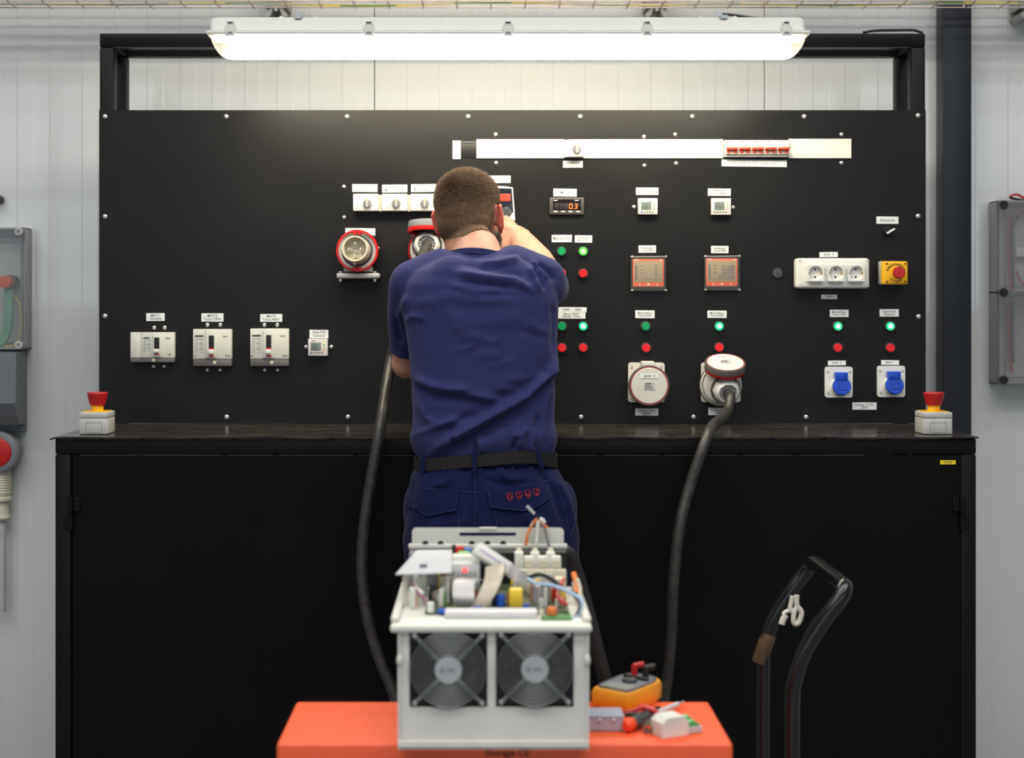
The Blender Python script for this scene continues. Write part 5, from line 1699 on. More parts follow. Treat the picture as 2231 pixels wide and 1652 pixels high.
for k in range(26):
    x = rgf.uniform(890, 1190); y = rgf.uniform(600, 940)
    L = rgf.uniform(30, 80); sl = rgf.uniform(-.35, .5)
    FOLDS.append(([(x, y), (x + L / 2, y + sl * L / 2 + rgf.uniform(-6, 6)), (x + L, y + sl * L)], rgf.uniform(6, 12), rgf.choice((-1.4, 1.4, 1.0))))
fold(sm, FOLDS, puff=lambda px, py: .009 * np.exp(-((py - 955) / 26) ** 2) - .004 * np.exp(-((py - 1000) / 14) ** 2))
shirt = link_mesh('tshirt', sm, M_shirt, man, label='navy blue short-sleeved t-shirt')
def cuff(p0, p1, r, nm='sleeve_hem'):
    ax = (Vector(p1) - Vector(p0)).normalized()
    e = Vector(p1)
    MB().lathe(e, ax, [(r * 1.015, -.020), (r * 1.03, -.018), (r * 1.03, .002), (r * 0.98, .004), (r * .94, .002), (r * .94, -.020), (r * 1.015, -.020)], n=36).build(nm, M_shirt, shirt)
cuff(LS[1][0], LS[2][0], LS[2][1])
cuff(RS[1][0], RS[2][0], RS[2][1])
# collar band
nc = pr(1040, 573, -.513)
ring = []
for (k, dz) in ((1.0, -.012), (1.04, -.006), (1.0, .008), (.95, .010), (.92, .006), (.93, -.012)):
    row = []
    for i in range(36):
        t = 2 * math.pi * i / 36
        x, y = .0800 * k * math.cos(t), .0790 * k * math.sin(t)
        row.append((nc.x + x, nc.y + y, nc.z + dz + .004 - y * .27 - x * .06))
    ring.append(row)
ring.append(ring[0])
MB().loft(ring, caps=False).build('collar', M_shirt, shirt)

# ---- trousers
t_ = MB()
t_.loft([sring(*r) for r in HIPS])
for lx_, sg in legs:
    limb(t_, [(Vector((lx_, -.572, CAMZ - .56)), .108), (Vector((lx_, -.570, .60)), .092), (Vector((lx_, -.575, .35)), .078), (Vector((lx_, -.60, .10)), .074)])
for xx in (985, 1152):
    t_.ell(pr(xx, 1135, -.615), .082, .082, .095)
t_.ell(pr(1228, 1110, -.56), .034, .06, .07); t_.ell(pr(908, 1110, -.56), .034, .06, .07)
tm = voxelize(t_, 'trousers', 0.0052, smooth=8, factor=0.5)
TF = [([(1034, 1030), (1034, 1100), (1036, 1230)], 9, -6), ([(1180, 1030), (1210, 1080), (1235, 1150)], 8, -4), ([(1205, 1040), (1235, 1090), (1252, 1160)], 7, 4), ([(985, 1030), (975, 1050), (940, 1062)], 7, 3),
      ([(1085, 1028), (1110, 1045), (1150, 1042)], 7, 3.5), ([(1045, 1120), (1060, 1160), (1062, 1220)], 10, 3), ([(1015, 1120), (1005, 1160), (1005, 1220)], 10, 3), ([(900, 1040), (895, 1080), (888, 1130)], 7, -3),
      ([(1050, 1040), (1080, 1055), (1120, 1056)], 7, -2.5), ([(1130, 1110), (1180, 1150), (1220, 1220)], 12, 3), ([(960, 1130), (930, 1170), (900, 1230)], 12, 3)]
for k in range(34):       # gathers below the elastic waistband
    x = 925 + k * 8.0 + rgf.uniform(-2, 2)
    TF.append(([(x, 1004), (x + rgf.uniform(-3, 3), 1016), (x + rgf.uniform(-6, 6), 1030)], 2.6, rgf.choice((2.5, -2.0, 2.0))))
fold(tm, TF)
bvh = BVHTree.FromPolygons([v.co[:] for v in tm.vertices], [p.vertices[:] for p in tm.polygons])
trs = link_mesh('trousers', tm, M_trous, man, label='dark blue work trousers')
def onto(x, y, off=0.0):
    o = Vector((0, CAMY, CAMZ)); d = (P(x, y, 0) - o).normalized()
    hit, nrm, i, dist = bvh.ray_cast(o, d)
    if hit is None:
        hit, nrm, i, dist = bvh.find_nearest(P(x, y, -.62))
    return hit - d * off
def lerp_poly(pl, u):
    k = u * (len(pl) - 1); i = min(int(k), len(pl) - 2); f = k - i
    return (pl[i][0] * (1 - f) + pl[i + 1][0] * f, pl[i][1] * (1 - f) + pl[i + 1][1] * f)
def drape(top, bot, off, nu=18, nv=8, name='flap', m_=None, parent=None, solid=.002):
    g = []
    for j in range(nv + 1):
        row = []
        for i in range(nu + 1):
            a, c = lerp_poly(top, i / nu), lerp_poly(bot, i / nu)
            v = j / nv
            row.append(onto(a[0] * (1 - v) + c[0] * v, a[1] * (1 - v) + c[1] * v, off))
        g.append(row)
    return MB().grid(g).build(name, m_, parent, solid=solid)
def seam(pl, name='seam', off=.0012, r=.0007, k=10, parent=None, m_=None):
    pts = [onto(*lerp_poly(pl, i / k), off) for i in range(k + 1)]
    return MB().tube(pts, r, n=5).build(name, m_ or M_stitch, parent or trs)
LT, LB = [(907, 1062), (950, 1066), (997, 1069)], [(888, 1100), (934, 1125), (962, 1117), (993, 1112)]
RT, RB = [(1063, 1069), (1120, 1061), (1193, 1049)], [(1069, 1105), (1110, 1110), (1148, 1114), (1203, 1085)]
drape(LT, LB, .004, name='pocket_flap', m_=M_trous, parent=trs)
drape(RT, RB, .004, name='pocket_flap', m_=M_trous, parent=trs)
for pl in (LB, RB, [LT[-1], LB[-1]], [RT[0], RB[0]], [RT[-1], RB[-1]]):
    seam(pl, off=.0055)
seam([(893, 1060), (950, 1066), (1034, 1074)]); seam([(1036, 1074), (1120, 1062), (1195, 1046), (1222, 1047)])
seam([(1034, 1028), (1035, 1074), (1036, 1150)]); seam([(997, 1114), (1000, 1150)], k=4); seam([(1078, 1112), (1084, 1150)], k=4)
seam([(1225, 1048), (1245, 1085), (1256, 1120), (1250, 1150), (1243, 1166)], r=.0011); seam([(1212, 1050), (1228, 1100), (1243, 1166)])
# shield pictograms printed on the right flap
def shield(cx, cy, kind, rot=-.16):
    w, h_ = 6.0, 8.0
    out = [(-w, -h_), (w, -h_), (w, 1), (w * .62, h_ * .62), (0, h_), (-w * .62, h_ * .62), (-w, 1)]
    def tr(p):
        c, s = math.cos(rot), math.sin(rot)
        return (cx + p[0] * c - p[1] * s, cy + p[0] * s + p[1] * c)
    pts = [onto(*tr(p), .0062) for p in out]
    mb = MB()
    mb.tube([p for p in pts], .0008, n=6, close=True)
    if kind == 0:
        inn = [[(-3, 4), (-3.4, 0), (0, -6), (3.4, 0), (3, 4)]]
    elif kind == 1:
        inn = [[(-3, -5), (2, -4), (-1, -1), (3, 1), (-3, 4), (3, 5)]]
    elif kind == 2:
        inn = [[(-3, -4), (-3, 2), (0, 4)], [(1, -4), (3, -1), (1, 2), (1, 5)]]
    else:
        inn = [[(3, -6), (-1, -1), (2, 1), (-2, 5)], [(-3, 5), (3, 5)]]
    for pl in inn:
        mb.tube([onto(*tr(p), .0062) for p in pl], .0010, n=6)
    return mb.build('shield_print', M_shield, trs)
for k, (x, y) in enumerate(((1111, 1083), (1131, 1080), (1150, 1077), (1169, 1073))):
    shield(x, y, k)
# belt
bz = lambda x: np.interp(x, [905, 925, 975, 1034, 1090, 1130, 1165, 1190, 1212], [1015, 1012, 1003, 998, 993, 990, 993, 1000, 1008])
ca, cb_ = P(909, 1000, -.562), P(1207, 1000, -.562)
cxm, hw = (ca.x + cb_.x) / 2, (cb_.x - ca.x) / 2
rows = []
for dz, k in ((-.0145, 1.0), (-.0145, 1.025), (.0145, 1.025), (.0145, 1.0)):
    row = []
    for i in range(72):
        t = 2 * math.pi * i / 72
        c, s = math.cos(t), math.sin(t)
        x = cxm + (hw + .004) * k * math.copysign(abs(c) ** .8, c)
        y = -.562 + .1215 * k * math.copysign(abs(s) ** .8, s)
        px_ = VPX + x * FPX / (-.60 - CAMY)
        zc = CAMZ + (VPY - bz(px_)) * (-.62 - CAMY) / FPX
        row.append((x, y, zc + dz))
    rows.append(row)
rows.append(rows[0])
MB().loft(rows, caps=False).build('belt', M_belt, man, label='dark ribbed belt')
for x, y0, y1, dx in ((1034, 984, 1027, 0), (1172, 982, 1020, 9), (924, 998, 1032, -6)):
    yb = -.562 - .1215 * 1.025 * (1 - abs((x - 1058) / 160.0) ** 2.5) ** .4 - .005
    a0, a1 = P(x, y0, yb), P(x + dx, y1, yb)
    MB().extrude_poly([a0 + Vector((-.0055, 0, 0)), a0 + Vector((.0055, 0, 0)), a1 + Vector((.0055, -.001, 0)), a1 + Vector((-.0055, -.001, 0))], (0, .0022, 0)).build('belt_loop', M_trous, trs)
# shoes
for lx_, sg in legs:
    q = MB()
    q.loft([[(lx_ + sg * .02 * max(0, u) + .047 * w * math.cos(2 * math.pi * i / 20), -.66 + .27 * u, .012 + h_ * (0.5 + .5 * math.sin(2 * math.pi * i / 20))) for i in range(20)]
            for u, w, h_ in ((-.05, .35, .06), (0, .75, .09), (.2, .85, .105), (.45, .9, .085), (.7, 1.05, .062), (.9, .9, .05), (1.0, .45, .035))])
    sh = q.build('shoe', M_shoe, man)
    q = MB()
    poly = [(lx_ + sg * .02 * max(0, u) + s * .049 * w, -.66 + .275 * u) for s, us in ((1, 1), (-1, -1)) for u, w in (((-.05, .5), (0, .8), (.2, .88), (.45, .92), (.7, 1.08), (.9, .95), (1.0, .5))[::us])]
    q.extrude_poly([(x, y, .0005) for x, y in poly], (0, 0, .014))
    q.build('sole', M_sole, sh)
# ================================================================== FOREGROUND: TROLLEY, INVERTER, TOOLS, HAND TRUCK
def Q(x, y, d):
    return P(x, y, d + CAMY)
def qz(y, d):
    return Q(0, y, d).z
def qx(x, d):
    return Q(x, 0, d).x
M_or = mat('orange_powder_coat', (240, 88, 36), rough=0.56, spec=0.85, var=0.05, scale=25)
M_ord = mat('dark_orange_print', (120, 46, 26), rough=0.6)
M_inv = mat('grey_inverter_sheet', (222, 219, 212), rough=0.42, var=0.05, scale=18)
M_inw = mat('off_white_inverter_plastic', (218, 218, 208), rough=0.45, var=0.04, scale=25)
TT = CAMZ - 0.667
tx0, tx1 = qx(602, 2.18), qx(1597, 2.18)
ty0, ty1 = 2.18 + CAMY, 2.414 + CAMY
tr = thing('tool_trolley', ((tx0 + tx1) / 2, (ty0 + ty1) / 2, 0), 'bright orange steel tool trolley carrying the opened inverter', 'trolley')
MB().box(tx0, tx1, ty0, ty1, TT - 0.10, TT, r=0.006, seg=3).build('top_tray', M_or, tr)
MB().box(tx0 + 0.012, tx1 - 0.012, ty0 + 0.012, ty1 - 0.004, 0.13, TT - 0.1005, r=0.004).build('body', M_or, tr)
for k in range(4):
    z1_ = TT - 0.112 - k * 0.125
    dr = MB().box(tx0 + 0.03, tx1 - 0.03, ty0 + 0.002, ty0 + 0.0118, z1_ - 0.117, z1_, r=0.003).build('drawer', M_or, tr)
    MB().box(tx0 + 0.05, tx1 - 0.05, ty0 - 0.008, ty0 + 0.0018, z1_ - 0.022, z1_ - 0.010, r=0.003).build('handle', M_lgrey, dr)
for xx in (tx0 + 0.07, tx1 - 0.07):
    for yy in (ty0 + 0.05, ty1 - 0.05):
        w = MB().cyl((xx - 0.014, yy, 0.05), (xx + 0.014, yy, 0.05), 0.0495, n=24)
        w.build('wheel', M_black, tr)
        MB().box(xx - 0.022, xx + 0.022, yy - 0.02, yy + 0.02, 0.1, 0.1295, r=0.003).box(xx - 0.020, xx - 0.016, yy - 0.014, yy + 0.014, 0.045, 0.11).box(xx + 0.016, xx + 0.020, yy - 0.014, yy + 0.014, 0.045, 0.11).build('fork', M_steel, tr)
v = Q(1105, 1641, 2.18)
MB().text('Storage CE', 0.0150, face_at(Vector((v.x, ty0 - 0.0004, v.z))), bold=0.0004).build('lettering', M_ord, tr)

# ---- opened frequency inverter
iy0, iy1 = 2.158 + CAMY, 2.50 + CAMY
ix0, ix1 = qx(868, 2.158), qx(1282, 2.158)
iz0 = TT + 0.0006
izt = qz(1377, 2.158)
inv = thing('opened_inverter', ((ix0 + ix1) / 2, (iy0 + iy1) / 2, iz0), 'opened grey frequency inverter with two fans and bare electronics', 'inverter')
fs = 2.158 / FPX
fc = [(977, 1457), (1165, 1455)]
hw = 85 * fs
m = MB()
fz = qz(1456, 2.158)
zb, zt_ = fz - hw, min(fz + hw, izt)
fx = [qx(977, 2.158), qx(1165, 2.158)]
def fpiece(x0, x1, z0_, z1_):
    m.box(x0, x1, iy0, iy0 + 0.0025, z0_, z1_)
fpiece(ix0, ix1, iz0, zb); fpiece(ix0, fx[0] - hw, zb, izt); fpiece(fx[0] + hw, fx[1] - hw, zb, izt); fpiece(fx[1] + hw, ix1, zb, izt)
m.build('front_sheet', M_inv, inv)
m = MB()
m.box(ix0 - 0.0005, ix0 + 0.0022, iy0 - 0.006, iy1, iz0, izt); m.box(ix1 - 0.0022, ix1 + 0.0005, iy0 - 0.006, iy1, iz0, izt)
m.box(ix0, ix1, iy0 - 0.010, iy1, iz0, iz0 + 0.003); m.box(ix0, ix1, iy0 - 0.010, iy0 - 0.007, iz0, iz0 + 0.013, r=0.001, seg=1)
m.build('side_sheets', M_inv, inv)
for xx in (ix0 + 0.002, ix1 - 0.002):
    MB().ell((xx, iy0 - 0.006, qz(1437, 2.158)), 0.0045, 0.004, 0.009).build('side_clip', M_inw, inv)
MB().box(ix0 + 0.004, ix1 - 0.004, iy0 + 0.05, iy1 - 0.002, iz0 + 0.004, izt - 0.002).build('inner_body', M_black, inv)
M_blade = mat('fan_blade', (26, 29, 32), rough=0.2)
M_ringw = mat('grille_wire', (104, 108, 104), rough=0.3, metal=0.5)
M_wireg = mat('chrome_wire', (150, 154, 148), rough=0.28, metal=0.7)
for k, (px_, py_) in enumerate(fc):
    c = Vector((fx[k], iy0, qz(py_, 2.158)))
    fan = MB()
    n = 40
    sq, ci = [], []
    R_ = hw * 0.95
    for i in range(n):
        a = 2 * math.pi * i / n + math.pi / 4
        ca, sa = math.cos(a), math.sin(a)
        kk = (hw - 0.001) / max(abs(ca), abs(sa))
        zc = min(c.z + sa * kk, izt - 0.001)
        sq.append((c.x + ca * kk, iy0 + 0.006, zc)); ci.append((c.x + ca * R_, iy0 + 0.006, min(c.z + sa * R_, izt - 0.001)))
    fan.loft([sq, ci, [(p[0], iy0 + 0.035, p[2]) for p in ci]], caps=False)
    fo = fan.build('fan', M_black, inv)
    MB().lathe(c + Vector((0, 0.012, 0)), (0, -1, 0), [(0.0, -0.02), (0.021, -0.02), (0.021, 0.0), (0.019, 0.002), (0, 0.002)], n=28).build('fan_hub', M_black, fo)
    for j in range(7):
        a = 2 * math.pi * j / 7 + 0.3
        g = []
        for ii in range(5):
            rr = 0.019 + (R_ - 0.022) * ii / 4
            row = []
            for jj in range(5):
                aa = a + (jj / 4 - 0.5) * 0.75 + ii * 0.07
                row.append(c + Vector((rr * math.cos(aa), 0.014 + 0.016 * (jj / 4), rr * math.sin(aa))))
            g.append(row)
        bl = MB().grid(g)
        for vv in bl.bm.verts:
            vv.co.z = min(vv.co.z, izt - 0.003)
        bl.build('fan_blade', M_blade, fo, solid=0.0012)
    gr = MB().lathe(c + Vector((0, -0.0075, 0)), (0, -1, 0), [(0.0, -0.0015), (0.0205, -0.0015), (0.0205, 0.0008), (0.0, 0.0012)], n=30).build('grille', mat('grille_badge', (196, 198, 200), rough=0.3, metal=0.4), inv)
    MB().box(c.x - 0.013, c.x - 0.006, c.y - 0.0092, c.y - 0.0086, c.z - 0.004, c.z + 0.004).box(c.x - 0.003, c.x + 0.010, c.y - 0.0092, c.y - 0.0086, c.z - 0.0025, c.z + 0.0025).build('badge_print', mat('badge_ink', (140, 142, 150)), gr)
    for j in range(7):
        rr = 0.0235 + j * (R_ - 0.0235) / 6
        pts = [c + Vector((rr * math.cos(t), -0.006, rr * math.sin(t))) for t in [2 * math.pi * q / 44 for q in range(44)]]
        pts = [Vector((p.x, p.y, min(p.z, izt - 0.001))) for p in pts]
        MB().tube(pts, 0.0019, n=6, close=True).build('grille_ring', M_ringw, gr)
    for a in (45, 135, 225, 315):
        a = math.radians(a)
        d_ = Vector((math.cos(a), 0, math.sin(a)))
        e = min(hw * 1.22, (izt - 0.002 - c.z) / d_.z if d_.z > 0 else 9)
        p0, p1 = c + d_ * 0.020 + Vector((0, -0.0085, 0)), c + d_ * e + Vector((0, -0.004, 0))
        sd = Vector((-d_.z, 0, d_.x)) * 0.0028
        MB().extrude_poly([p0 - sd, p0 + sd, p1 + sd, p1 - sd], (0, 0.0015, 0)).build('grille_arm', M_wireg, gr)
        MB().lathe(p1, (0, -1, 0), [(0.0036, -0.001), (0.0036, 0.0018), (0, 0.0025)], n=10).build('grille_screw', M_steel, gr)
# top tray of the electronics
px0, px1 = qx(850, 2.15), qx(1290, 2.15)
py0, py1 = 2.148 + CAMY, 2.455 + CAMY
MB().box(px0, px1, py0, py1, izt + 0.0003, izt + 0.0115, r=0.004, seg=2).build('top_plate', M_inw, inv)
for s, xx in ((1, px0), (-1, px1)):
    MB().box(min(xx, xx + s * 0.012), max(xx, xx + s * 0.012), py0 + 0.02, py1, izt + 0.0116, izt + 0.020, r=0.002, seg=1).build('side_rail', M_inw, inv)
PZ = izt + 0.0118
M_pcb = mat('dark_circuit_board', (74, 84, 62), rough=0.4, var=0.3, scale=120)
MB().box(px0 + 0.05, px1 - 0.03, py0 + 0.075, py1 - 0.005, PZ, PZ + 0.004).build('circuit_board', M_pcb, inv)
MB().box(qx(1180, 2.2), qx(1245, 2.2), py0 + 0.035, py0 + 0.072, PZ, PZ + 0.003).build('circuit_board', mat('green_circuit_board', (70, 130, 72), rough=0.4, var=0.2, scale=150), inv)
BZ = PZ + 0.0042
# white front block with grey print
a, b_ = qx(969, 2.2), qx(1171, 2.2)
blk = MB().box(a, b_, 2.195 + CAMY, 2.225 + CAMY, PZ, qz(1331, 2.2), r=0.003).build('front_block', mat('white_front_block', (216, 214, 216), rough=0.4), inv)
MB().box(qx(1036, 2.2), qx(1072, 2.2), 2.1945 + CAMY, 2.1949 + CAMY, qz(1352, 2.2), qz(1347, 2.2)).box(qx(1085, 2.2), qx(1110, 2.2), 2.1945 + CAMY, 2.1949 + CAMY, qz(1352, 2.2), qz(1347, 2.2)).build('block_print', M_lgrey, blk)
def comp(name, mm, x0, x1, y0, y1, d, dep=0.02, r=0.002):
    """block on the board; x/y are photo pixels at distance d"""
    z0_ = max(BZ, qz(y1, d))
    z0_ = BZ
    return MB().box(qx(x0, d), qx(x1, d), d + CAMY, d + CAMY + dep, z0_, max(qz(y0, d), z0_ + 0.004), r=r).build(name, mm, inv)
def can(name, mm, x, w, ytop, d, cap_=None):
    r = w / 2 * d / FPX
    o = MB().lathe((qx(x, d), d + CAMY + r, BZ), (0, 0, 1), [(0, 0), (r, 0), (r, qz(ytop, d) - BZ - 0.002), (r * 0.9, qz(ytop, d) - BZ), (0, qz(ytop, d) - BZ)], n=20).build(name, mm, inv)
    return o
M_cy = mat('yellow_film_capacitor', (232, 200, 60), rough=0.35)
M_cb = mat('blue_capacitor_sleeve', (30, 84, 190), rough=0.35)
M_cg = mat('grey_can', (176, 174, 176), rough=0.3, metal=0.3)
M_or2 = mat('orange_coil', (226, 122, 56), rough=0.4)
comp('film_capacitor', M_cy, 1109, 1139, 1284, 1330, 2.25, 0.02, 0.004)
comp('film_capacitor', M_cy, 988, 1008, 1308, 1335, 2.25, 0.015, 0.003)
comp('film_capacitor', M_cy, 958, 978, 1290, 1330, 2.30, 0.014, 0.003)
can('electrolytic_capacitor', M_cg, 1181, 43, 1276, 2.29)
can('electrolytic_capacitor', M_cb, 1091, 20, 1298, 2.26)
can('electrolytic_capacitor', M_cb, 1040, 24, 1322, 2.24)
can('electrolytic_capacitor', M_cb, 1147, 14, 1318, 2.25)
can('electrolytic_capacitor', M_inw, 938, 16, 1314, 2.22)
can('choke', M_or2, 1203, 22, 1326, 2.20)
can('electrolytic_capacitor', M_cb, 963, 20, 1330, 2.215)
can('choke', M_beige, 1180, 12, 1330, 2.19)
for k, x in enumerate((893, 912, 926)):
    comp('terminal_pin', M_inw, x, x + 7, 1282 + 10 * k, 1340, 2.26 + 0.02 * k, 0.012, 0.002)
comp('relay_block', M_beige, 957, 985, 1262, 1320, 2.34, 0.03)
comp('relay_block', M_dgrey, 935, 950, 1275, 1320, 2.33, 0.02)
comp('relay_block', M_lgrey, 1150, 1205, 1250, 1290, 2.38, 0.02)
comp('relay_block', M_inw, 905, 930, 1262, 1320, 2.34, 0.02)
comp('relay_block', M_black, 1060, 1085, 1300, 1330, 2.27, 0.03)
comp('relay_block', M_beige, 1210, 1232, 1262, 1320, 2.34, 0.03)
rc = random.Random(11)
for k in range(70):
    x = rc.choice((rc.uniform(1140, 1235), rc.uniform(900, 985), rc.uniform(1010, 1130)))
    d = rc.uniform(2.25, 2.40)
    w = rc.uniform(5, 13)
    mm = rc.choice((M_inw, M_inw, M_inw, M_beige, M_beige, M_cb, M_or2, M_cy, M_red, M_lgrey, M_inw, mat('green_connector', (96, 170, 90), rough=0.4)))
    top = 672 + (CAMZ - (BZ + rc.uniform(.008, .03))) * FPX / d
    if rc.random() < .5:
        comp('small_component', mm, x - w / 2, x + w / 2, top, 1300, d, 0.008, 0.0012)
    else:
        can('small_component', mm, x, w, top, d)
# control box with a red lamp, angled white module, clear sheet on standoffs
comp('control_block', mat('pale_control_block', (200, 204, 200), rough=0.4), 984, 1046, 1228, 1330, 2.32, 0.035)
comp('control_block', M_inw, 985, 1040, 1212, 1330, 2.365, 0.03)
v = Q(1013, 1243, 2.318)
MB().lathe(v, (0, -1, 0), [(0.0, 0), (0.0045, 0.0), (0.004, 0.002), (0, 0.003)], n=14).build('red_lamp', mat('red_indicator', (250, 80, 84), emit=(255, 90, 96), estr=1.3), inv)
m = MB()
for k in range(6):
    for j in range(2):
        v = Q(990 + k * 9, 1247 + j * 6, 2.318)
        m.box(v.x - 0.002, v.x + 0.001, v.y - 0.0006, v.y, v.z - 0.001, v.z + 0.001)
m.build('control_print', M_dgrey, inv)
comp('terminal_strip', mat('green_terminal', (120, 186, 110), rough=0.4), 998, 1024, 1204, 1214, 2.40, 0.02)
comp('terminal_strip', M_red, 992, 1010, 1192, 1205, 2.44, 0.015)
comp('terminal_strip', M_cb, 1012, 1028, 1196, 1206, 2.44, 0.015)
comp('terminal_strip', M_black, 984, 993, 1188, 1210, 2.44, 0.012)
c = Q(1072, 1219, 2.33)
Mx = Matrix.Translation(c) @ Matrix.Rotation(math.radians(33), 4, 'Y') @ Matrix.Rotation(math.radians(-18), 4, 'X')
MB().box(-0.034, 0.034, -0.016, 0.016, -0.011, 0.011, r=0.004, M=Mx).build('angled_module', M_white, inv)
MB().box(-0.026, 0.026, -0.0166, -0.0161, -0.001, 0.001, M=Mx).build('module_line', mat('violet_line', (180, 150, 200)), inv)
def ribbon(name, mm, pts, w):
    pts, _ = catmull([Vector(p) for p in pts], [0] * len(pts), 6)
    g = [[p - w * .5, p + w * .5] for p in pts]
    MB().grid(g).build(name, mm, inv, solid=0.0016)
M_rib = mat('beige_ribbon_cable', (190, 178, 160), rough=0.4, var=0.08, scale=90)
M_rib2 = mat('grey_ribbon_cable', (196, 192, 190), rough=0.4, var=0.06, scale=90)
ribbon('ribbon_cable', M_rib, [Q(1078, 1232, 2.31), Q(1075, 1262, 2.27), Q(1058, 1300, 2.25), Q(1038, 1330, 2.245), Q(1030, 1345, 2.25)], Vector((0.030, 0.004, 0.006)))
ribbon('ribbon_cable', M_rib2, [Q(1030, 1262, 2.31), Q(1012, 1268, 2.27), Q(1010, 1300, 2.24), Q(1014, 1322, 2.25)], Vector((0.034, 0, -0.002)))
ribbon('ribbon_cable', M_rib2, [Q(1105, 1240, 2.32), Q(1125, 1252, 2.30), Q(1145, 1262, 2.31)], Vector((0.004, 0.004, 0.02)))
cs = MB()
g = [[Q(862, 1252, 2.27), Q(984, 1248, 2.28)], [Q(908, 1200, 2.44), Q(985, 1199, 2.44)]]
cs.grid(g).build('clear_sheet', clear_mat('cloudy_clear_sheet', (244, 245, 248), 0.72, rough=0.2), inv, solid=0.002)
MB().box(qx(914, 2.31), qx(930, 2.31), 2.31 + CAMY, 2.335 + CAMY, qz(1239, 2.31) + 0.001, qz(1239, 2.31) + 0.003).build('dark_chip', mat('slate_chip', (70, 76, 104), rough=0.4), inv)
for x, y, d in ((882, 1256, 2.29), (975, 1256, 2.30), (925, 1212, 2.42), (978, 1210, 2.42)):
    p = Q(x, y, d)
    MB().cyl((p.x, p.y, PZ), (p.x, p.y, p.z), 0.004, n=10).build('standoff', M_inw, inv)
# rear terminals
MB().box(qx(985, 2.44), qx(1236, 2.44), 2.452 + CAMY, 2.495 + CAMY, izt + 0.0003, qz(1196, 2.49), r=0.001, seg=1).build('terminal_housing', M_black, inv)
MB().box(qx(890, 2.44), qx(984, 2.44), 2.46 + CAMY, 2.49 + CAMY, izt + 0.0003, qz(1200, 2.49), r=0.001, seg=1).build('terminal_housing', M_grey, inv)
for k, x in enumerate((1131, 1166, 1200)):
    comp('terminal_block', M_inw, x - 10, x + 10, 1204, 1225, 2.43, 0.02, 0.003)
    comp('terminal_block', M_beige, x - 6, x + 6, 1197, 1205, 2.452, 0.015, 0.002)
for k, x in enumerate((1153, 1182, 1212)):
    comp('terminal_block', M_inw, x - 11, x + 11, 1213, 1242, 2.40, 0.016, 0.003)
    o = MB().box(qx(x - 9, 2.4), qx(x + 9, 2.4), 2.3985 + CAMY, 2.3995 + CAMY, qz(1236, 2.4), qz(1222, 2.4)).build('terminal_face', M_beige, inv)
comp('terminal_rail', M_beige, 1128, 1234, 1242, 1250, 2.385, 0.012)
# rear flange, handle plate with slot
d5 = 2.50
MB().box(qx(890, d5), qx(1236, d5), d5 + CAMY - 0.004, d5 + CAMY + 0.006, qz(1196, d5), qz(1185, d5), r=0.002, seg=1).build('rear_flange', M_inw, inv)
MB().box(qx(893, d5), qx(1233, d5), d5 + CAMY, d5 + CAMY + 0.003, iz0, qz(1196, d5)).build('rear_sheet', M_inv, inv)
z0_, z1_, zs0, zs1 = qz(1186, d5), qz(1150, d5), qz(1168, d5), qz(1160, d5)
xa, xb, xs0, xs1 = qx(898, d5), qx(1228, d5), qx(1001, d5), qx(1124, d5)
m = MB()
yp0, yp1 = d5 + CAMY - 0.002, d5 + CAMY
rr = 0.0072
outer = arc(xb - rr, z1_ - rr, rr, 0, math.pi / 2, 6) + [(xs1, z1_), (xs0, z1_)] + arc(xa + rr, z1_ - rr, rr, math.pi / 2, math.pi, 6)
m.prism([(xb, zs1)] + outer + [(xa, zs1)], yp0, yp1)
m.prism([(xa, zs0), (xa, z0_), (xb, z0_), (xb, zs0)], yp0, yp1)
m.prism([(xa, zs0), (xs0, zs0), (xs0, zs1), (xa, zs1)], yp0, yp1)
m.prism([(xs1, zs0), (xb, zs0), (xb, zs1), (xs1, zs1)], yp0, yp1)
m.build('handle_plate', M_inw, inv)
MB().box(qx(1044, d5), qx(1082, d5), yp0 - 0.002, yp1 + 0.002, qz(1154, d5), z1_ + 0.001, r=0.001, seg=1).build('plate_tab', M_inw, inv)
m = MB()
for x in (927, 960, 1028, 1062, 1096):
    v = Q(x, 1186, d5)
    m.lathe((v.x, yp0 - 0.0003, v.z + 0.001), (0, -1, 0), [(0.0, 0.0), (0.0055, 0.0), (0.0055, 0.0004), (0, 0.0004)], n=16)
    m.build('cable_hole', M_inkb, inv)
    m = MB()
m.bm.free()
# wires standing up at the rear
for nm, mm, pl, r in (('orange', M_or2, [(1145, 1188), (1152, 1160), (1163, 1138), (1172, 1132), (1180, 1140), (1192, 1150)], .0026),
                      ('white', M_white, [(1168, 1190), (1171, 1160), (1172, 1139), (1180, 1132), (1186, 1140)], .0034),
                      ('grey', M_grey, [(1196, 1190), (1190, 1165), (1182, 1138), (1176, 1150)], .0026),
                      ('cream', M_beige, [(1150, 1170), (1158, 1145), (1168, 1133), (1176, 1134)], .0024)):
    MB().tube([Q(x, y, 2.485) for x, y in pl], r, n=8, smooth=6).build('wire', mm, inv)
MB().cyl(Q(1148, 1103, 2.48), Q(1164, 1120, 2.48), 0.0027, n=10).build('wire_ferrule', M_lgrey, inv)
MB().tube([Q(1164, 1120, 2.48), Q(1172, 1128, 2.482), Q(1178, 1136, 2.484)], 0.0016, n=8).build('wire', M_black, inv)
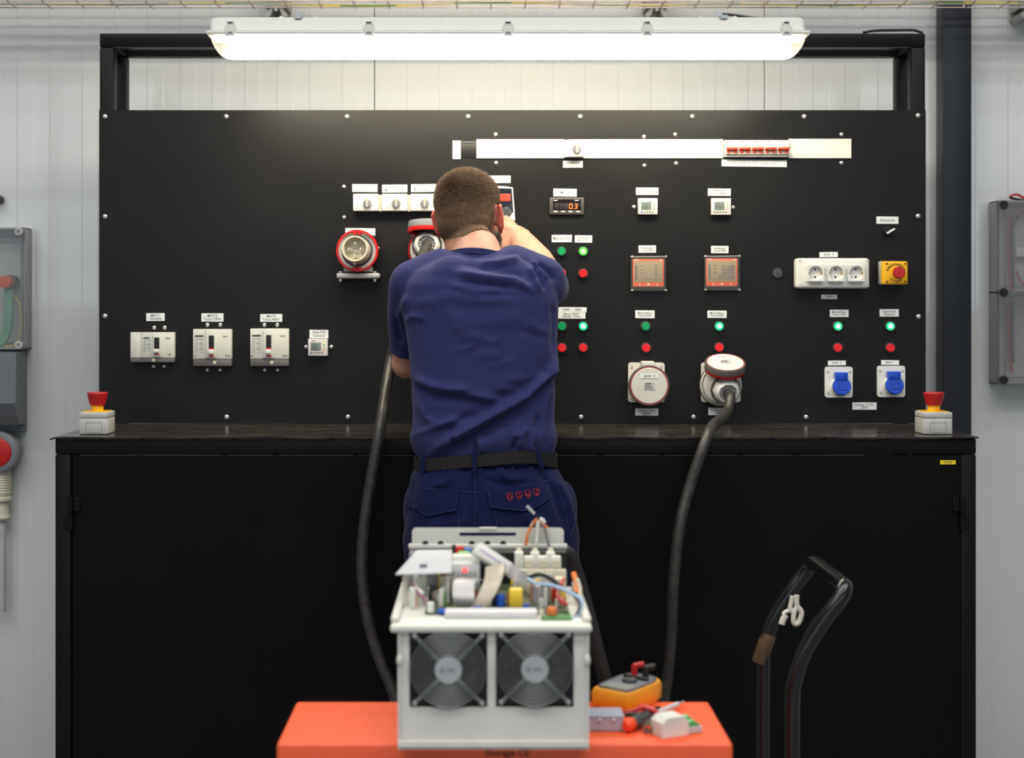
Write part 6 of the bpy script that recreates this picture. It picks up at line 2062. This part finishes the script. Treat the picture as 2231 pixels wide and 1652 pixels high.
for mm, pl, r in ((M_black, [(1152, 1258, 2.33), (1178, 1252, 2.30), (1205, 1265, 2.28), (1230, 1285, 2.26), (1258, 1295, 2.25)], .0034),
                  (mat('pale_blue_wire', (170, 196, 222), rough=0.4), [(1150, 1262, 2.32), (1170, 1272, 2.30), (1210, 1278, 2.27), (1250, 1296, 2.24), (1267, 1310, 2.23), (1262, 1330, 2.22), (1252, 1350, 2.20)], .0034),
                  (M_kwire, [(1240, 1290, 2.25), (1262, 1312, 2.225), (1258, 1335, 2.21), (1246, 1352, 2.20)], .0022),
                  (mat('violet_wire', (150, 84, 120), rough=0.4), [(893, 1262, 2.3), (905, 1285, 2.27), (925, 1305, 2.25), (940, 1320, 2.24)], .0018),
                  (M_inw, [(885, 1255, 2.31), (900, 1275, 2.29), (922, 1295, 2.27)], .0035),
                  (M_rwire, [(1228, 1262, 2.33), (1215, 1290, 2.28), (1222, 1310, 2.25), (1236, 1318, 2.24)], .003),
                  (M_or2, [(1250, 1250, 2.36), (1256, 1275, 2.33), (1255, 1300, 2.30)], .0045),
                  (M_beige, [(1258, 1262, 2.33), (1264, 1285, 2.31), (1260, 1305, 2.29)], .003)):
    MB().tube([Q(*p) for p in pl], r, n=8, smooth=6).build('wire', mm, inv)
# thick dark cable dropping from the inverter's rear corner
xk = ix1 + 0.02
MB().tube([Q(1200, 1215, 2.525), Q(1236, 1205, 2.54), Q(1258, 1255, 2.55), Q(1282, 1340, 2.55), Q(1302, 1420, 2.55), Q(1322, 1500, 2.55), Q(1345, 1620, 2.55), Vector((0.25, -1.47, 0.25)), Vector((0.24, -1.50, 0.014)), Vector((0.05, -1.52, 0.014))], 0.0125, n=14, smooth=8).build(
    'inverter_cable', mat('dull_black_sheath', (30, 29, 29), rough=0.6), None, 'dark cable dropping to the floor behind the opened inverter', 'cable')

# ---- things lying on the trolley
M_my = mat('amber_holster_rubber', (232, 156, 28), rough=0.45, var=0.05)
A = Vector((Q(1370, 0, 2.335).x, 2.335 + CAMY, TT + 0.0006))
wv_ = Vector((0.60, 0.80, 0)).normalized(); uv_ = Vector((-0.80, 0.60, 0)).normalized()
Mm = Matrix((uv_, wv_, Vector((0, 0, 1)))).transposed().to_4x4(); Mm.translation = A
mm_ = thing('multimeter', A + uv_ * .035 + wv_ * .06, 'amber handheld multimeter lying on the trolley behind the tools', 'multimeter')
pl = [(0.004, 0), (0.072, 0), (0.076, 0.02), (0.078, 0.09), (0.072, 0.115), (0.055, 0.130), (0.020, 0.130), (0.004, 0.115), (-0.001, 0.09), (0, 0.02)]
def slab(pl, z0_, z1_, nm, m_, par, sh=1.0):
    cx = sum(p[0] for p in pl) / len(pl); cy = sum(p[1] for p in pl) / len(pl)
    rg_ = []
    for zz, k in ((z0_, .96 * sh), (z0_ + .004, sh), (z1_ - .005, sh), (z1_, .95 * sh)):
        rg_.append([Mm @ Vector((cx + (x - cx) * k, cy + (y - cy) * k, zz)) for x, y in pl])
    return MB().loft(rg_).build(nm, m_, par)
slab(pl, 0.0, 0.031, 'holster', M_my, mm_)
slab(pl, 0.0312, 0.0335, 'face', mat('grey_meter_face', (120, 124, 134), rough=0.3), mm_, .84)
MB().box(.012, .064, .012, .045, .0337, .0347, M=Mm).build('screen', mat('meter_lcd', (156, 164, 158), rough=0.2), mm_)
MB().lathe(Mm @ Vector((.038, .066, .0337)), (0, 0, 1), [(0.013, 0), (0.012, 0.005), (0, 0.005)], n=20).build('dial', M_dgrey, mm_)
MB().box(.014, .062, .084, .090, .0337, .039, r=.001, seg=1, M=Mm).build('dark_bar', M_black, mm_)
for x, m_, nm in ((.052, M_redd, 'red_jack'), (.030, M_black, 'black_jack')):
    p = Mm @ Vector((x, .105, .0337))
    MB().cyl(p, p + Vector((0, 0, .016)), .0055, n=12).cyl(p + Vector((-.002, 0, .016)), p + Vector((.016, .006, .018)), .005, n=10).build(nm, m_, mm_)
# test leads
MB().tube([Q(1292, 1552, 2.30), Q(1330, 1553, 2.295), Q(1370, 1552, 2.29), Q(1400, 1543, 2.30), Q(1420, 1548, 2.285), Q(1440, 1556, 2.27)], .0035, n=8, smooth=6).build('test_lead', M_redd, None, 'red test lead lying between the multimeter and the grey tray', 'cable')
MB().tube([Q(1362, 1558, 2.275), Q(1395, 1556, 2.268), Q(1420, 1546, 2.31), Q(1436, 1543, 2.325)], .0035, n=8, smooth=6).build('test_lead', M_black, None, 'black test lead lying behind the screwdriver handle', 'cable')
MB().tube([Q(1398, 1541, 2.345), Q(1415, 1547, 2.31), Q(1428, 1552, 2.295)], [.006, .0068, .0055], n=10, smooth=4).build('probe_handle', mat('pink_red_grip', (214, 58, 76), rough=0.4), None, 'pink-red probe grip lying behind the screwdriver shaft', 'probe')
# grey plastic tray
gx0, gx1 = ix1 + 0.004, qx(1358, 2.24)
gy0 = 2.239 + CAMY
t = thing('parts_tray', ((gx0 + gx1) / 2, gy0 + .022, TT), 'small grey plastic parts tray beside the inverter', 'tray')
m = MB()
zt2 = TT + .0235
M_tray = mat('grey_tray_plastic', (168, 170, 184), rough=0.3)
m.box(gx0, gx1, gy0, gy0 + .044, TT + .0005, TT + .003)
m.box(gx0, gx1, gy0, gy0 + .002, TT + .0005, zt2); m.box(gx0, gx1, gy0 + .042, gy0 + .044, TT + .0005, zt2)
m.box(gx0, gx0 + .002, gy0, gy0 + .044, TT + .0005, zt2); m.box(gx1 - .002, gx1, gy0, gy0 + .044, TT + .0005, zt2)
m.build('tray_body', M_tray, t)
MB().box(gx0 - .001, gx1 + .001, gy0 - .0015, gy0 + .0455, zt2 + .0002, zt2 + .0022, r=.0008, seg=1).build('tray_lid', mat('blue_grey_lid', (176, 184, 204), rough=0.25), t)
for dx in (.02, .042):
    MB().ell((gx0 + dx, gy0 - .002, TT + .019), .003, .002, .003).build('stud', M_steel, t)
# screwdriver
h0 = Q(1369, 1581, 2.235); h0.z = TT + .0118
h1 = Q(1424, 1556, 2.30); h1.z = TT + .0105
ax = (h1 - h0).normalized()
t = thing('screwdriver', (h0 + h1) / 2 - Vector((0, 0, .011)), 'screwdriver with black grip and orange end cap on the trolley', 'screwdriver')
L = (h1 - h0).length
MB().lathe(h0, ax, [(0, -.010), (.006, -.009), (.0098, -.004), (.0105, .003), (.0100, .010), (0, .010)], n=20).build('end_cap', mat('orange_red_cap', (236, 74, 28), rough=0.35), t)
MB().lathe(h0, ax, [(0, .0102), (.0102, .0102), (.0104, L * .4), (.0098, L * .7), (.0075, L * .85), (.0088, L), (.006, L + .003), (0, L + .003)], n=18).build('grip', M_dgrey, t)
h2 = Q(1476, 1535, 2.365); h2.z = TT + .0085
MB().cyl(h1 + ax * .003, h2, .0040, n=12).build('shaft_sleeve', mat('pale_shaft_sleeve', (206, 204, 212), rough=0.35), t)
h3 = h2 + (h2 - h1).normalized() * .022
MB().cyl(h2, h3, .0022, .0016, n=10).build('tip', M_steel, t)
# white and green terminal block
c = Q(1470, 1600, 2.225); c.z = TT + .0006
Mt = Matrix.Translation(c) @ Matrix.Rotation(math.radians(24), 4, 'Z')
t = thing('terminal_connector', c, 'white and green terminal connector lying at the trolley corner', 'connector')
poly = [(-.030, 0), (.018, 0), (.018, .020), (.010, .030), (-.020, .030), (-.030, .022)]
MB().prism(poly, -.012, .022, M=Mt).build('white_body', mat('white_connector', (222, 224, 216), rough=0.4), t)
MB().box(.0185, .045, -.010, .024, 0, .010, r=.001, seg=1, M=Mt).build('base_wing', M_lgrey, t)
for k in range(2):
    MB().prism([(.019, .0105), (.041, .0105), (.041, .0135), (.031, .020 + .003 * k), (.019, .018)], -.008 + k * .016, .004 + k * .016, M=Mt).build('green_clamp', mat('green_clamp', (88, 178, 108), rough=0.4), t)
v = Q(1412, 1592, 2.235)
MB().lathe((v.x, v.y, TT + .0085), (-.2, -1, 0), [(.0055, -.010), (.008, -.010), (.008, .008), (.0055, .008), (.0055, -.010)], n=18).build('metal_sleeve', mat('dull_steel', (150, 148, 144), rough=0.3, metal=0.8), None, 'small steel sleeve lying left of the white terminal connector', 'sleeve')
v = Q(1470, 1566, 2.30)
MB().lathe((v.x, v.y, TT + .0005), (0, 0, 1), [(0, 0), (.009, 0), (.0085, .008), (.005, .012), (0, .013)], n=16).build('small_cap', M_lgrey, None, 'small pale cap lying behind the white terminal connector', 'cap')

# ---- black hand truck
hx = 0.566
yA, yB = 2.60 + CAMY, 2.87 + CAMY
zb_ = CAMZ - .675; ztp = CAMZ - .514
xt = 0.664
ht = thing('hand_truck', (0.17, (yA + yB) / 2, 0), 'black platform hand truck with bent tubular push handle', 'hand truck')
M_ht = mat('glossy_black_tube', (20, 20, 22), rough=0.18, spec=0.6, var=0.1)
def leg(y):
    return [Vector((hx, y, .20)), Vector((hx, y, .45)), Vector((hx, y, zb_ - .06)), Vector((hx + .004, y, zb_ - .01)), Vector((hx + .022, y, zb_ + .045)), Vector((hx + .055, y, zb_ + .10)), Vector((xt - .012, y, ztp - .02))]
p1 = leg(yA); p2 = leg(yB)[::-1]
mid = [Vector((xt, yA + .008, ztp)), Vector((xt + .003, yA + .035, ztp + .004)), Vector((xt + .003, (yA + yB) / 2, ztp + .004)), Vector((xt + .003, yB - .035, ztp + .004)), Vector((xt, yB - .008, ztp))]
MB().tube(p1 + mid + p2, .0148, n=16, smooth=5).build('handle', M_ht, ht)
MB().box(-.28, hx + .03, yA - .04, yB + .03, .175, .20, r=.006).build('platform', M_ht, ht)
for xx in (-.2, hx - .06):
    for yy in (yA + .005, yB - .015):
        MB().cyl((xx, yy - .014, .055), (xx, yy + .014, .055), .0545, n=22).build('wheel', M_dgrey, ht)
        MB().box(xx - .02, xx + .02, yy - .022, yy + .022, .105, .1745, r=.003).box(xx - .012, xx + .012, yy - .0215, yy - .0165, .05, .11).box(xx - .012, xx + .012, yy + .0165, yy + .0215, .05, .11).build('fork', M_steel, ht)
# brown tape and white cord hanging on it
M_tape = mat('brown_tape', (88, 68, 46), rough=0.4, var=0.2)
MB().lathe(Vector((hx + .003, yB, zb_ - .012)), (Vector((hx + .022, yB, zb_ + .045)) - Vector((hx + .004, yB, zb_ - .01))), [(.0152, -.03), (.0157, -.028), (.0157, .03), (.0152, .032)], n=18).build('tape_wrap', M_tape, ht)
kx, ky = xt - .020, yB - .01
cz = qz(1335, 2.80)
M_cord = mat('white_cord', (224, 220, 206), rough=0.5)
for pl, r in (([(1742, 1305), (1740, 1318), (1737, 1332), (1742, 1340)], .0045), ([(1752, 1303), (1752, 1325), (1762, 1340), (1756, 1362), (1746, 1364), (1745, 1345), (1752, 1328)], .0052), ([(1744, 1336), (1730, 1338), (1722, 1345)], .004), ([(1728, 1346), (1722, 1356), (1719, 1366)], .0062)):
    MB().tube([Q(x - 16, y - 6, 2.845) for x, y in pl], r, n=10, smooth=5).build('white_cord', M_cord, ht)
